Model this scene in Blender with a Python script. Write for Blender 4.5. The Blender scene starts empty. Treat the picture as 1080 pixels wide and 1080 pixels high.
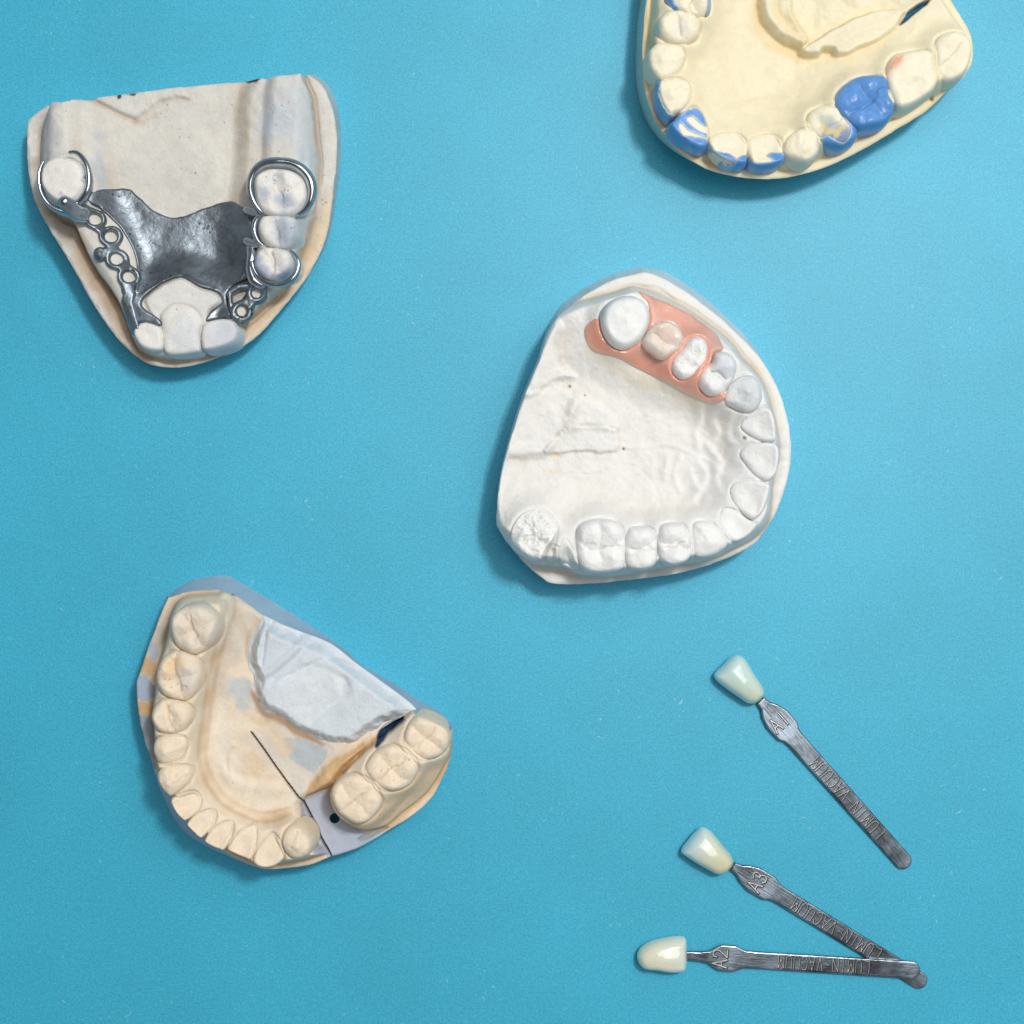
import bpy, math, random
import numpy as np

# ------------------------------------------------------------------ units
S = 0.0002            # metres per unit: one unit is 0.2 mm on the table
HC = 1700.0           # camera height in units
C0 = 540.0

scene = bpy.context.scene
col = scene.collection

VIEWS = {'a': (10, 60, 3.0), 'b': (130, 600, 3.0), 'c': (510, 275, 3.0857), 'd': (660, 0, 2.842),
         'a6': (30, 150, 6.0), 'a2': (120, 210, 6.0), 'a5': (210, 150, 5.4), 'c5': (590, 280, 5.4),
         'c4': (700, 360, 4.5), 'cb': (515, 480, 5.4), 'd5': (665, 0, 5.4), 'dr': (830, 0, 5.143),
         't1': (740, 680, 4.32), 't1z': (745, 685, 10.8), 't3z': (715, 865, 9.0), 't2z': (665, 970, 6.75),
         'a7': (20, 70, 6.0), 'a8': (190, 70, 6.0), 'b6': (135, 600, 6.75), 'px': (0, 0, 1.0),
         'bl': (135, 740, 4.909), 'br': (310, 720, 5.4), 'bt': (220, 605, 4.909)}


def srgb(r, g, b):
    def f(c):
        c = c / 255.0
        return c / 12.92 if c <= 0.04045 else ((c + 0.055) / 1.055) ** 2.4
    return np.array([f(r), f(g), f(b)])


def W(pts, view, z):
    """measured points -> table coordinates for something standing at height z"""
    ox, oy, s = VIEWS[view]
    p = np.asarray(pts, float) / s + np.array([ox, oy])
    return C0 + (p - C0) * (HC - z) / HC


def smooth(p, n=5, closed=True):
    p = np.asarray(p, float)
    out = []
    N = len(p)
    rng = range(N) if closed else range(N - 1)
    for i in rng:
        if closed:
            a, b, c, d = p[i - 1], p[i], p[(i + 1) % N], p[(i + 2) % N]
        else:
            a, b, c, d = p[max(i - 1, 0)], p[i], p[i + 1], p[min(i + 2, N - 1)]
        for k in range(n):
            t = k / n
            out.append(0.5 * ((2 * b) + (-a + c) * t + (2 * a - 5 * b + 4 * c - d) * t * t
                              + (-a + 3 * b - 3 * c + d) * t ** 3))
    if not closed:
        out.append(p[-1])
    return np.array(out)


FAR = 40.0


def _seg(P, X, Y, closed):
    n = len(P)
    d2 = np.full(X.shape, 1e12)
    inside = np.zeros(X.shape, bool)
    m = n if closed else n - 1
    for i in range(m):
        ax, ay = P[i]
        bx, by = P[(i + 1) % n]
        ex, ey = bx - ax, by - ay
        L = ex * ex + ey * ey + 1e-12
        wx, wy = X - ax, Y - ay
        t = np.clip((wx * ex + wy * ey) / L, 0, 1)
        dx, dy = wx - ex * t, wy - ey * t
        d2 = np.minimum(d2, dx * dx + dy * dy)
        if closed:
            c = (ay > Y) != (by > Y)
            with np.errstate(divide='ignore', invalid='ignore'):
                xi = (bx - ax) * (Y - ay) / (by - ay if by != ay else 1e-12) + ax
            inside ^= c & (X < xi)
    d = np.sqrt(d2)
    return np.where(inside, -d, d) if closed else d


def sd(P, X, Y, closed=True):
    """distance to an outline (negative inside), cut off at FAR outside its box"""
    X = np.asarray(X, float)
    Y = np.asarray(Y, float)
    lo, hi = P.min(0) - FAR, P.max(0) + FAR
    m = (X > lo[0]) & (X < hi[0]) & (Y > lo[1]) & (Y < hi[1])
    out = np.full(X.shape, FAR * 1.5)
    if m.any():
        out[m] = _seg(P, X[m], Y[m], closed)
    return out


def ss(a, b, x):
    t = np.clip((x - a) / (b - a), 0, 1)
    return t * t * (3 - 2 * t)


def smax(a, b, k=4.0):
    h = np.clip(0.5 + 0.5 * (a - b) / k, 0, 1)
    return b * (1 - h) + a * h + k * h * (1 - h)


def smin(a, b, k=4.0):
    return -smax(-a, -b, k)


def _hash(ix, iy, seed):
    n = (ix * 374761393 + iy * 668265263 + seed * 1442695041).astype(np.int64) & 0xffffffff
    n = ((n ^ (n >> 13)) * 1274126177) & 0xffffffff
    n = (n ^ (n >> 16)) & 0xffffffff
    return n / 4294967295.0


def vnoise(X, Y, sc, seed=0):
    x, y = X / sc + 1000.3, Y / sc + 1000.7
    ix, iy = np.floor(x).astype(np.int64), np.floor(y).astype(np.int64)
    fx, fy = x - ix, y - iy
    fx = fx * fx * fx * (fx * (fx * 6 - 15) + 10)
    fy = fy * fy * fy * (fy * (fy * 6 - 15) + 10)
    a, b = _hash(ix, iy, seed), _hash(ix + 1, iy, seed)
    c, d = _hash(ix, iy + 1, seed), _hash(ix + 1, iy + 1, seed)
    return (a * (1 - fx) + b * fx) * (1 - fy) + (c * (1 - fx) + d * fx) * fy - 0.5


def fbm(X, Y, sc, seed=0, o=4, g=0.5):
    r, a, t = 0, 1.0, 0
    ca, sa = math.cos(0.6), math.sin(0.6)
    for k in range(o):
        r = r + a * vnoise(X, Y, sc, seed + k * 17)
        t += a
        a *= g
        sc *= 0.5
        X, Y = X * ca - Y * sa, X * sa + Y * ca
    return r / t * 2


# ------------------------------------------------------------------ materials
def new_mat(name):
    m = bpy.data.materials.new(name)
    m.use_nodes = True
    nt = m.node_tree
    return m, nt, nt.nodes['Principled BSDF']


def N(nt, kind, **kw):
    n = nt.nodes.new(kind)
    for k, v in kw.items():
        if k in n.inputs:
            n.inputs[k].default_value = v
        else:
            setattr(n, k, v)
    return n


def noise_node(nt, co, scale, detail=4, rough=0.6):
    n = N(nt, 'ShaderNodeTexNoise')
    n.inputs['Scale'].default_value = scale
    n.inputs['Detail'].default_value = detail
    n.inputs['Roughness'].default_value = rough
    nt.links.new(co, n.inputs['Vector'])
    return n


def ramp(nt, src, a, b, ca, cb):
    r = N(nt, 'ShaderNodeValToRGB')
    r.color_ramp.elements[0].position = a
    r.color_ramp.elements[1].position = b
    r.color_ramp.elements[0].color = (*ca, 1) if not np.isscalar(ca) else (ca, ca, ca, 1)
    r.color_ramp.elements[1].color = (*cb, 1) if not np.isscalar(cb) else (cb, cb, cb, 1)
    nt.links.new(src, r.inputs[0])
    return r


def mult(nt, a, b, fac=1.0, mode='MULTIPLY'):
    m = N(nt, 'ShaderNodeMix', data_type='RGBA', blend_type=mode)
    m.inputs['Factor'].default_value = fac
    nt.links.new(a, m.inputs['A'])
    nt.links.new(b, m.inputs['B'])
    return m.outputs['Result']


def outline(pts, view, z0, n, hfun=None, old=None):
    """rim of a cast: every measured point is set at the height the relief has there"""
    img = smooth(W(pts, view, 0), n)
    P = C0 + (img - C0) * (HC - z0) / HC
    if hfun is None:
        return P
    P = old.copy()
    for _ in range(2):
        c = P.mean(0)
        q = P + (c - P) / np.linalg.norm(c - P, axis=1)[:, None] * 3.0
        z = hfun(q[:, 0], q[:, 1])
        z = np.convolve(np.r_[z[-2:], z, z[:2]], np.ones(5) / 5, 'valid')
        P = C0 + (img - C0) * ((HC - z) / HC)[:, None]
    return P


def plaster(name, rough=0.72, grain=0.10, spot=0.6, bump=0.5, spec=0.3, sss=0.0, spotcol=(0.30, 0.2, 0.12)):
    m, nt, b = new_mat(name)
    at = N(nt, 'ShaderNodeAttribute', attribute_name='tint')
    geo = N(nt, 'ShaderNodeTexCoord')
    co = geo.outputs['Object']
    fine = noise_node(nt, co, 2600, 3, 0.7)
    mid = noise_node(nt, co, 420, 5, 0.65)
    r1 = ramp(nt, fine.outputs['Fac'], 0.3, 0.7, 1 - grain, 1 + 0.0)
    r2 = ramp(nt, mid.outputs['Fac'], 0.35, 0.65, 1 - grain * 0.8, 1.0)
    c = mult(nt, at.outputs['Color'], r1.outputs['Color'])
    c = mult(nt, c, r2.outputs['Color'])
    v = N(nt, 'ShaderNodeTexVoronoi')
    v.inputs['Scale'].default_value = 760
    nt.links.new(co, v.inputs['Vector'])
    sn = noise_node(nt, co, 150, 2, 0.5)
    # small air bubbles and specks of dirt
    thr = N(nt, 'ShaderNodeMath', operation='MULTIPLY_ADD')
    nt.links.new(sn.outputs['Fac'], thr.inputs[0])
    thr.inputs[1].default_value = 0.75
    thr.inputs[2].default_value = -0.33
    lt = N(nt, 'ShaderNodeMath', operation='LESS_THAN')
    nt.links.new(v.outputs['Distance'], lt.inputs[0])
    nt.links.new(thr.outputs[0], lt.inputs[1])
    m2 = N(nt, 'ShaderNodeMath', operation='MULTIPLY')
    nt.links.new(lt.outputs[0], m2.inputs[0])
    m2.inputs[1].default_value = spot
    mx = N(nt, 'ShaderNodeMix', data_type='RGBA')
    nt.links.new(m2.outputs[0], mx.inputs['Factor'])
    nt.links.new(c, mx.inputs['A'])
    mx.inputs['B'].default_value = (*spotcol, 1)
    nt.links.new(mx.outputs['Result'], b.inputs['Base Color'])
    b.inputs['Roughness'].default_value = rough
    b.inputs['Specular IOR Level'].default_value = spec
    if sss:
        b.inputs['Subsurface Weight'].default_value = sss
        b.inputs['Subsurface Radius'].default_value = (1.0, 0.8, 0.6)
        b.inputs['Subsurface Scale'].default_value = 0.0006
    bn = N(nt, 'ShaderNodeBump')
    bn.inputs['Strength'].default_value = bump
    bn.inputs['Distance'].default_value = 0.00022
    sm = N(nt, 'ShaderNodeMath', operation='ADD')
    nt.links.new(fine.outputs['Fac'], sm.inputs[0])
    nt.links.new(mid.outputs['Fac'], sm.inputs[1])
    nt.links.new(sm.outputs[0], bn.inputs['Height'])
    nt.links.new(bn.outputs['Normal'], b.inputs['Normal'])
    return m


def metal(name, base, rough, bump=0.2, scale=900, pits=False, stretch=None, vary=0.5, blotch=(.75, 1.0)):
    m, nt, b = new_mat(name)
    geo = N(nt, 'ShaderNodeTexCoord')
    co = geo.outputs['Object']
    if stretch:
        mp = N(nt, 'ShaderNodeMapping')
        mp.inputs['Scale'].default_value = stretch
        nt.links.new(co, mp.inputs['Vector'])
        co = mp.outputs['Vector']
    n1 = noise_node(nt, co, scale, 5, 0.7)
    n2 = noise_node(nt, geo.outputs['Object'], 180, 3, 0.6)
    r1 = ramp(nt, n1.outputs['Fac'], 0.32, 0.68, tuple(np.array(base) * (1 - vary)), tuple(np.array(base) * (1 + vary)))
    r2 = ramp(nt, n2.outputs['Fac'], 0.35, 0.65, (blotch[0], blotch[0] * .97, blotch[0] * .95), (blotch[1],) * 3)
    c = mult(nt, r1.outputs['Color'], r2.outputs['Color'])
    h = n1.outputs['Fac']
    if pits:
        v = N(nt, 'ShaderNodeTexVoronoi')
        v.inputs['Scale'].default_value = 900
        nt.links.new(geo.outputs['Object'], v.inputs['Vector'])
        msk = noise_node(nt, geo.outputs['Object'], 110, 3, 0.6)
        th = N(nt, 'ShaderNodeMath', operation='MULTIPLY_ADD')
        nt.links.new(msk.outputs['Fac'], th.inputs[0])
        th.inputs[1].default_value = 1.5
        th.inputs[2].default_value = -0.62
        lt = N(nt, 'ShaderNodeMath', operation='LESS_THAN')
        nt.links.new(v.outputs['Distance'], lt.inputs[0])
        nt.links.new(th.outputs[0], lt.inputs[1])
        mx = N(nt, 'ShaderNodeMix', data_type='RGBA')
        nt.links.new(lt.outputs[0], mx.inputs['Factor'])
        nt.links.new(c, mx.inputs['A'])
        mx.inputs['B'].default_value = (*(np.array(base) * 0.35), 1)
        c = mx.outputs['Result']
    nt.links.new(c, b.inputs['Base Color'])
    b.inputs['Metallic'].default_value = 1.0
    rr = N(nt, 'ShaderNodeMapRange')
    rr.inputs['To Min'].default_value = rough * 0.7
    rr.inputs['To Max'].default_value = rough * 1.35
    nt.links.new(n2.outputs['Fac'], rr.inputs['Value'])
    nt.links.new(rr.outputs[0], b.inputs['Roughness'])
    bn = N(nt, 'ShaderNodeBump')
    bn.inputs['Strength'].default_value = bump
    bn.inputs['Distance'].default_value = 0.0002
    nt.links.new(h, bn.inputs['Height'])
    nt.links.new(bn.outputs['Normal'], b.inputs['Normal'])
    return m


def gloss(name, rough=0.25, sss=0.3, sscale=0.0015, coat=0.3, bump=0.1, rad=(1.0, 0.7, 0.5), scale=500, spec=0.5, grain=0.08):
    m, nt, b = new_mat(name)
    at = N(nt, 'ShaderNodeAttribute', attribute_name='tint')
    geo = N(nt, 'ShaderNodeTexCoord')
    n = noise_node(nt, geo.outputs['Object'], scale, 4, 0.6)
    r = ramp(nt, n.outputs['Fac'], 0.3, 0.7, 1 - grain, 1.0)
    nt.links.new(mult(nt, at.outputs['Color'], r.outputs['Color']), b.inputs['Base Color'])
    b.inputs['Roughness'].default_value = rough
    b.inputs['Specular IOR Level'].default_value = spec
    b.inputs['Subsurface Weight'].default_value = sss
    b.inputs['Subsurface Radius'].default_value = rad
    b.inputs['Subsurface Scale'].default_value = sscale
    b.inputs['Coat Weight'].default_value = coat
    b.inputs['Coat Roughness'].default_value = rough * 0.5
    bn = N(nt, 'ShaderNodeBump')
    bn.inputs['Strength'].default_value = bump
    bn.inputs['Distance'].default_value = 0.0003
    nt.links.new(n.outputs['Fac'], bn.inputs['Height'])
    nt.links.new(bn.outputs['Normal'], b.inputs['Normal'])
    return m


M_STONE = plaster('dental_stone')
M_WHITE = plaster('white_plaster', rough=0.62, grain=0.04, spot=0.18, bump=0.4)
M_CREAM = plaster('cream_stone', rough=0.55, grain=0.05, spot=0.12, bump=0.22, spec=0.4, sss=0.15, spotcol=(0.4, 0.28, 0.12))
M_TAN = plaster('tan_stone', rough=0.7, grain=0.10, spot=0.45, bump=0.3)
M_PLATE = metal('cast_alloy', (0.265, 0.315, 0.36), 0.44, bump=0.42, scale=900, pits=True, vary=0.2)
M_CLASP = metal('polished_alloy', (0.55, 0.62, 0.68), 0.16, bump=0.15, scale=300, vary=0.2)
M_STRIP = metal('stamped_steel', (0.27, 0.32, 0.37), 0.3, bump=0.25, scale=2200, stretch=(0.12, 1.4, 1.0), vary=0.38, blotch=(.5, 1.5))
M_MARK = metal('bright_stamped_edge', (0.86, 0.86, 0.82), 0.38, bump=0.05, scale=2500, vary=0.4)
M_MARK.node_tree.nodes['Principled BSDF'].inputs['Metallic'].default_value = .5
M_LETTER_SHADE = metal('dark_lettering_shade', (0.05, 0.06, 0.075), 0.5, bump=0.1, scale=900, vary=0.2)
M_ACRYL = gloss('pink_acrylic', rough=0.24, sss=0.4, sscale=0.0012, coat=0.6, bump=0.12, rad=(1, .45, .35), scale=260, grain=0.12)
M_PORC = gloss('tooth_porcelain', rough=0.10, sss=0.5, sscale=0.0016, coat=1.0, bump=0.05, rad=(1, .9, .7), scale=350, grain=0.03)
M_WAX = gloss('blue_wax', rough=0.42, sss=0.2, sscale=0.0008, coat=0.15, bump=0.25, rad=(.5, .7, 1), scale=330, grain=0.15)


# ------------------------------------------------------------------ object helpers
def tag(o, label=None, cat=None, group=None, kind=None):
    if label: o['label'] = label
    if cat: o['category'] = cat
    if group: o['group'] = group
    if kind: o['kind'] = kind
    return o


def empty(name, cx, cy, label, cat, group=None, rot=0.0, z=0.0):
    o = bpy.data.objects.new(name, None)
    o.empty_display_size = 0.01
    col.objects.link(o)
    o.location = ((cx - C0) * S, (C0 - cy) * S, z * S)
    o.rotation_euler = (0, 0, rot)
    return tag(o, label, cat, group)


def world_mat(parent):
    """position and turn of a thing in the world (things at top level carry them, parts sit at identity)"""
    p = parent
    while p is not None and p.parent is not None:
        p = p.parent
    if p is None:
        return np.zeros(3), 0.0
    return np.array(p.location), p.rotation_euler[2]


def put(name, V, F, mat, parent, tint=None, smooth_=True, own=None):
    """V in table coordinates (x right, y towards the viewer, z up)"""
    V = np.asarray(V, float)
    P = np.column_stack([(V[:, 0] - C0) * S, (C0 - V[:, 1]) * S, V[:, 2] * S])
    if own is not None:
        loc, a = np.array([(own[0] - C0) * S, (C0 - own[1]) * S, 0.0]), 0.0
    else:
        loc, a = world_mat(parent)
    P = P - loc
    if a:
        c, s = math.cos(-a), math.sin(-a)
        P = np.column_stack([P[:, 0] * c - P[:, 1] * s, P[:, 0] * s + P[:, 1] * c, P[:, 2]])
    me = bpy.data.meshes.new(name)
    me.from_pydata(P.tolist(), [], [list(map(int, f)) for f in F])
    me.update()
    if smooth_:
        me.polygons.foreach_set('use_smooth', [True] * len(me.polygons))
    if tint is not None:
        at = me.color_attributes.new('tint', 'FLOAT_COLOR', 'POINT')
        t = np.ones((len(V), 4))
        t[:, :3] = tint
        at.data.foreach_set('color', t.ravel())
    me.materials.append(mat)
    o = bpy.data.objects.new(name, me)
    col.objects.link(o)
    if own is not None:
        o.location = loc
    if parent is not None:
        o.parent = parent
    return o


def sheet(name, f, zf, box, cell, mat, parent, tintf=None, levels=(), hard=False, own=None, uniform=None):
    """surface over the region f<0; its rim is snapped to f=0 and followed down through 'levels'"""
    x0, y0, x1, y1 = box
    xs = np.arange(x0, x1 + cell, cell)
    ys = np.arange(y0, y1 + cell, cell)
    X, Y = np.meshgrid(xs, ys)
    nx = len(xs)
    cx, cy = X[:-1, :-1] + cell / 2, Y[:-1, :-1] + cell / 2
    ins = f(cx, cy) < 0
    j, i = np.nonzero(ins)
    a = j * nx + i
    F = np.column_stack([a, a + nx, a + nx + 1, a + 1])
    used, inv = np.unique(F.ravel(), return_inverse=True)
    F = inv.reshape(-1, 4)
    PX, PY = X.ravel()[used].copy(), Y.ravel()[used].copy()
    n = len(used)
    # rim
    ea = F.ravel()
    eb = np.roll(F, -1, axis=1).ravel()
    k1, k2 = ea.astype(np.int64) * n + eb, eb.astype(np.int64) * n + ea
    rim = ~np.isin(k1, k2)
    ea, eb = ea[rim], eb[rim]
    bv = np.unique(np.concatenate([ea, eb]))
    for _ in range(4):
        x, y = PX[bv], PY[bv]
        e = 0.25
        v = f(x, y)
        gx = (f(x + e, y) - f(x - e, y)) / (2 * e)
        gy = (f(x, y + e) - f(x, y - e)) / (2 * e)
        g = gx * gx + gy * gy + 1e-6
        st = np.clip(v / g, -cell, cell)
        st = np.where(g > 0.05, st, 0)
        PX[bv] = x - gx * st
        PY[bv] = y - gy * st
    PZ = zf(PX, PY)
    V = [np.column_stack([PX, PY, PZ])]
    Fs = [F]
    if tintf is not None:
        T = [tintf(PX, PY, PZ)]
    idx = np.full(n, -1)
    idx[bv] = np.arange(len(bv))
    x, y, z = PX[bv], PY[bv], PZ[bv]
    e = 0.6
    gx = (f(x + e, y) - f(x - e, y))
    gy = (f(x, y + e) - f(x, y - e))
    g = np.sqrt(gx * gx + gy * gy) + 1e-6
    nxn, nyn = gx / g, gy / g
    tot = n
    prev = bv.copy()
    if hard:
        V.append(np.column_stack([x, y, z]))
        if tintf is not None:
            T.append(T[0][bv])
        prev = tot + np.arange(len(bv))
        tot += len(bv)
    for lv in levels:
        nx_, ny_, nz_ = lv(x, y, z, nxn, nyn)
        V.append(np.column_stack([nx_, ny_, nz_]))
        cur = tot + np.arange(len(bv))
        tot += len(bv)
        A, B = idx[ea], idx[eb]
        Fs.append(np.column_stack([prev[A], cur[A], cur[B], prev[B]]))
        if tintf is not None:
            T.append(tintf(nx_, ny_, nz_, True) if tintf.__name__ == 'tf_wall' else T[0][bv])
        prev = cur
    V = np.vstack(V)
    Fa = np.vstack(Fs)
    tint = np.vstack(T) if tintf is not None else (uniform if uniform is not None else None)
    return put(name, V, Fa, mat, parent, tint, own=own)


def drop(dz, inset=0.0, floor=None):
    def g(x, y, z, nx, ny):
        zz = z - dz
        if floor is not None:
            zz = np.maximum(zz, floor)
        return x - nx * inset, y - ny * inset, zz
    return g


def tube(name, P, R, mat, parent, seg=10, flat=1.0, own=None, caps=True):
    """round bar along 3-D points P with radii R"""
    P = np.asarray(P, float)
    R = np.broadcast_to(np.asarray(R, float), (len(P),))
    T = np.gradient(P, axis=0)
    T /= np.linalg.norm(T, axis=1)[:, None] + 1e-9
    V, F = [], []
    for k in range(len(P)):
        side = np.cross(T[k], [0, 0, 1.0])
        side /= np.linalg.norm(side) + 1e-9
        up = np.cross(side, T[k])
        for q in range(seg):
            a = 2 * math.pi * q / seg
            V.append(P[k] + side * math.cos(a) * R[k] + up * math.sin(a) * R[k] * flat)
    for k in range(len(P) - 1):
        for q in range(seg):
            a, b = k * seg + q, k * seg + (q + 1) % seg
            F.append((a, b, b + seg, a + seg))
    V = np.array(V)
    if caps:
        for k, base in ((0, 0), (len(P) - 1, (len(P) - 1) * seg)):
            d = -T[k] if k == 0 else T[k]
            ci = len(V)
            V = np.vstack([V, P[k] + d * R[k] * 0.6])
            for q in range(seg):
                a, b = base + q, base + (q + 1) % seg
                F.append((b, a, ci) if k == 0 else (a, b, ci))
    return put(name, V, F, mat, parent, own=own)


# ------------------------------------------------------------------ a cast: height raster shared by its parts
class Relief:
    def __init__(s, box, fn):
        x0, y0, x1, y1 = box
        s.x0, s.y0 = x0, y0
        s.c = 1.0
        X, Y = np.meshgrid(np.arange(x0, x1 + 1, s.c), np.arange(y0, y1 + 1, s.c))
        s.X, s.Y = X, Y
        s.Z = fn(X, Y)
        s.blur()

    def blur(s):
        def bl(A, r):
            k = np.exp(-0.5 * (np.arange(-3 * r, 3 * r + 1) / r) ** 2)
            k /= k.sum()
            p = 3 * r
            B = np.pad(A, p, mode='edge')
            B = np.apply_along_axis(lambda v: np.convolve(v, k, 'valid'), 0, B)
            return np.apply_along_axis(lambda v: np.convolve(v, k, 'valid'), 1, B)
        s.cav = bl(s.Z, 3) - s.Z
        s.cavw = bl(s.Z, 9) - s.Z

    def samp(s, A, x, y):
        u = np.clip((x - s.x0) / s.c, 0, A.shape[1] - 1.001)
        v = np.clip((y - s.y0) / s.c, 0, A.shape[0] - 1.001)
        i, j = u.astype(int), v.astype(int)
        fx, fy = u - i, v - j
        return ((A[j, i] * (1 - fx) + A[j, i + 1] * fx) * (1 - fy)
                + (A[j + 1, i] * (1 - fx) + A[j + 1, i + 1] * fx) * fy)

    def z(s, x, y):
        return s.samp(s.Z, x, y)


def box_of(P, m=3):
    return (P[:, 0].min() - m, P[:, 1].min() - m, P[:, 0].max() + m, P[:, 1].max() + m)


def painter(base, patches, relief=None, cavcol=(0.55, 0.38, 0.22), cavk=0.10, seed=1, mott=0.04, teeth=(), seam=.4):
    """albedo over the cast: base colour, stained patches, dirt and shade painted into hollows and around teeth"""
    cavcol = np.array(cavcol)

    def f(x, y, z):
        c = np.tile(base, (len(x), 1))
        m = fbm(x, y, 38, seed, 4) * mott
        c = c * (1 + m[:, None])
        for (P, colr, k, soft, rag) in patches:
            d = sd(P, x, y) + rag * fbm(x, y, max(soft * 2.2, 6), seed + 5, 4)
            w = k * ss(soft, -soft, d)
            c = c * (1 - w[:, None]) + colr * w[:, None]
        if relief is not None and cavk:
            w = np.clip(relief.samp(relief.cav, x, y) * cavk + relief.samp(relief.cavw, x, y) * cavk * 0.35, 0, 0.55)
            c = c * (1 - w[:, None]) + c * cavcol * w[:, None]  # brown of the recesses: dirt and recess shade worked into the colour
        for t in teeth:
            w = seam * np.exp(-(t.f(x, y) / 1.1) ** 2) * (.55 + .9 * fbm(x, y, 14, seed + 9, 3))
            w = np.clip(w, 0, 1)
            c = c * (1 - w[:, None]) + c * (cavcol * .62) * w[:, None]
        return np.clip(c, 0, 1)
    return f


# ------------------------------------------------------------------ teeth
class Tooth:
    def __init__(s, pts, view, kind, top, axis=0.0, R=7.0, amp=1.0, seed=0, buc=1, n=4, over=0.0, name='tooth', label=None):
        s.P = smooth(W(pts, view, top - 8), n)
        s.kind, s.top, s.R, s.amp, s.seed, s.over, s.dirt = kind, top, R, amp, seed, over, 1.0
        if kind in ('molar', 'premolar', 'canine'):
            s.R, s.amp = R * .82, amp * 1.4
        s.name, s.label = name, label
        s.c = s.P.mean(0)
        a = math.radians(axis)
        s.u = np.array([math.cos(a), math.sin(a)])
        s.v = np.array([-math.sin(a), math.cos(a)]) * buc
        d = s.P - s.c
        s.hu = np.abs(d @ s.u).max()
        s.hv = np.abs(d @ s.v).max()

    def uv(s, x, y):
        dx, dy = x - s.c[0], y - s.c[1]
        return (dx * s.u[0] + dy * s.u[1]) / s.hu, (dx * s.v[0] + dy * s.v[1]) / s.hv

    def occl(s, x, y):
        u, v = s.uv(x, y)
        r = np.random.RandomState(s.seed + 11)
        wu = u + 0.22 * vnoise(x, y, 9, s.seed + 3)
        wv = v + 0.22 * vnoise(x, y, 9, s.seed + 4)
        h = 0
        if s.kind in ('molar', 'premolar'):
            if s.kind == 'molar':
                cs = [(-.46, -.42, 5.0), (.42, -.46, 4.6), (-.42, .46, 5.2), (.46, .40, 4.6), (.9, 0, 2.2), (-.92, 0, 2.2)]
            else:
                cs = [(0, .48, 6.2), (.05, -.48, 5.0), (.82, .05, 2.6), (-.82, -.05, 2.6)]
            su = 1.0 if s.kind == 'molar' else .62
            h = np.full(np.shape(u), -9.0)
            for (a, b, A) in cs:
                a += r.uniform(-.07, .07)
                b += r.uniform(-.07, .07)
                A += r.uniform(-.5, .5)
                rr = np.sqrt(((u + 0.22 * vnoise(x, y, 13, s.seed) - a) * su) ** 2 + ((v + 0.22 * vnoise(x, y, 13, s.seed + 1) - b) * 1.1) ** 2 + .006)
                h = smax(h, A * 1.15 - 10.5 * rr ** 1.15, .5)
            h = h - np.exp(-(wv / .05) ** 2) * ss(.8, .4, np.abs(u)) * 1.4 + 1.2
        elif s.kind == 'canine':
            h = h + 8 * np.exp(-np.sqrt((u / .75) ** 2 + ((v - .15) / .6) ** 2 + .02) * 1.3)
            h = h + 1.6 * np.exp(-(wu / .16) ** 2) * ss(.3, -.7, v)
        elif s.kind == 'incisor':
            vv = v + .10 * vnoise(x, y, 14, s.seed) 
            h = h - 14 * (1 - ss(-1.15, .45, vv)) + 2.6 * np.exp(-((vv - .60) / .15) ** 2)
            h = h - 4.6 * np.exp(-(u / .5) ** 2 - ((vv - .05) / .40) ** 2) + 1.0 * np.exp(-((np.abs(u) - .72) / .15) ** 2)
        elif s.kind == 'rough':
            h = h + 9.0 * fbm(x, y, 20, s.seed, 5, .55) - 3.5 * np.exp(-((v - .1 + .3 * vnoise(x, y, 16, s.seed + 2)) / .22) ** 2) * ss(1, .5, np.abs(u))
        elif s.kind == 'blank':
            h = h + 1.4 * (1 - u * u - v * v) + 1.5 * fbm(x, y, 16, s.seed, 2)
        h = h + (.45 if s.kind == 'blank' else .95) * fbm(x, y, 9, s.seed + 40, 4, .6)
        return h * s.amp

    def f(s, x, y):
        return sd(s.P, x, y)

    def zz(s, body, x, y):
        d = np.maximum(-s.f(x, y), 0)
        t = np.clip(d / s.R, 0, 1)
        k = (1 - (1 - t) ** 2.4) ** (1 / 2.2)
        zb = np.minimum(body.z(x, y), s.top - 6) - 1.5
        return zb * (1 - k) + (s.top + s.occl(x, y) * ss(0, .8, k)) * k

    def build(s, body, mat, parent, tintf, own=None):
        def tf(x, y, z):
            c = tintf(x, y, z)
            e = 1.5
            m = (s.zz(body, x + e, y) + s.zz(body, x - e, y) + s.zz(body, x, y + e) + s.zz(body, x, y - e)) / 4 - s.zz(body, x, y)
            w = np.clip(m * .55, 0, .45) * ss(-2.0, -3.5, s.f(x, y)) * s.dirt  # fissures browned: dirt plus groove shade put into the colour
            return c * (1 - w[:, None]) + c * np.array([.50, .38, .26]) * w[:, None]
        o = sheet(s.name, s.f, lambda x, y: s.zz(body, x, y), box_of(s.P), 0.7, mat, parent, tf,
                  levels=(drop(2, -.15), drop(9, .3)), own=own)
        if s.label:
            o['label'] = s.label
        return o


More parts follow.
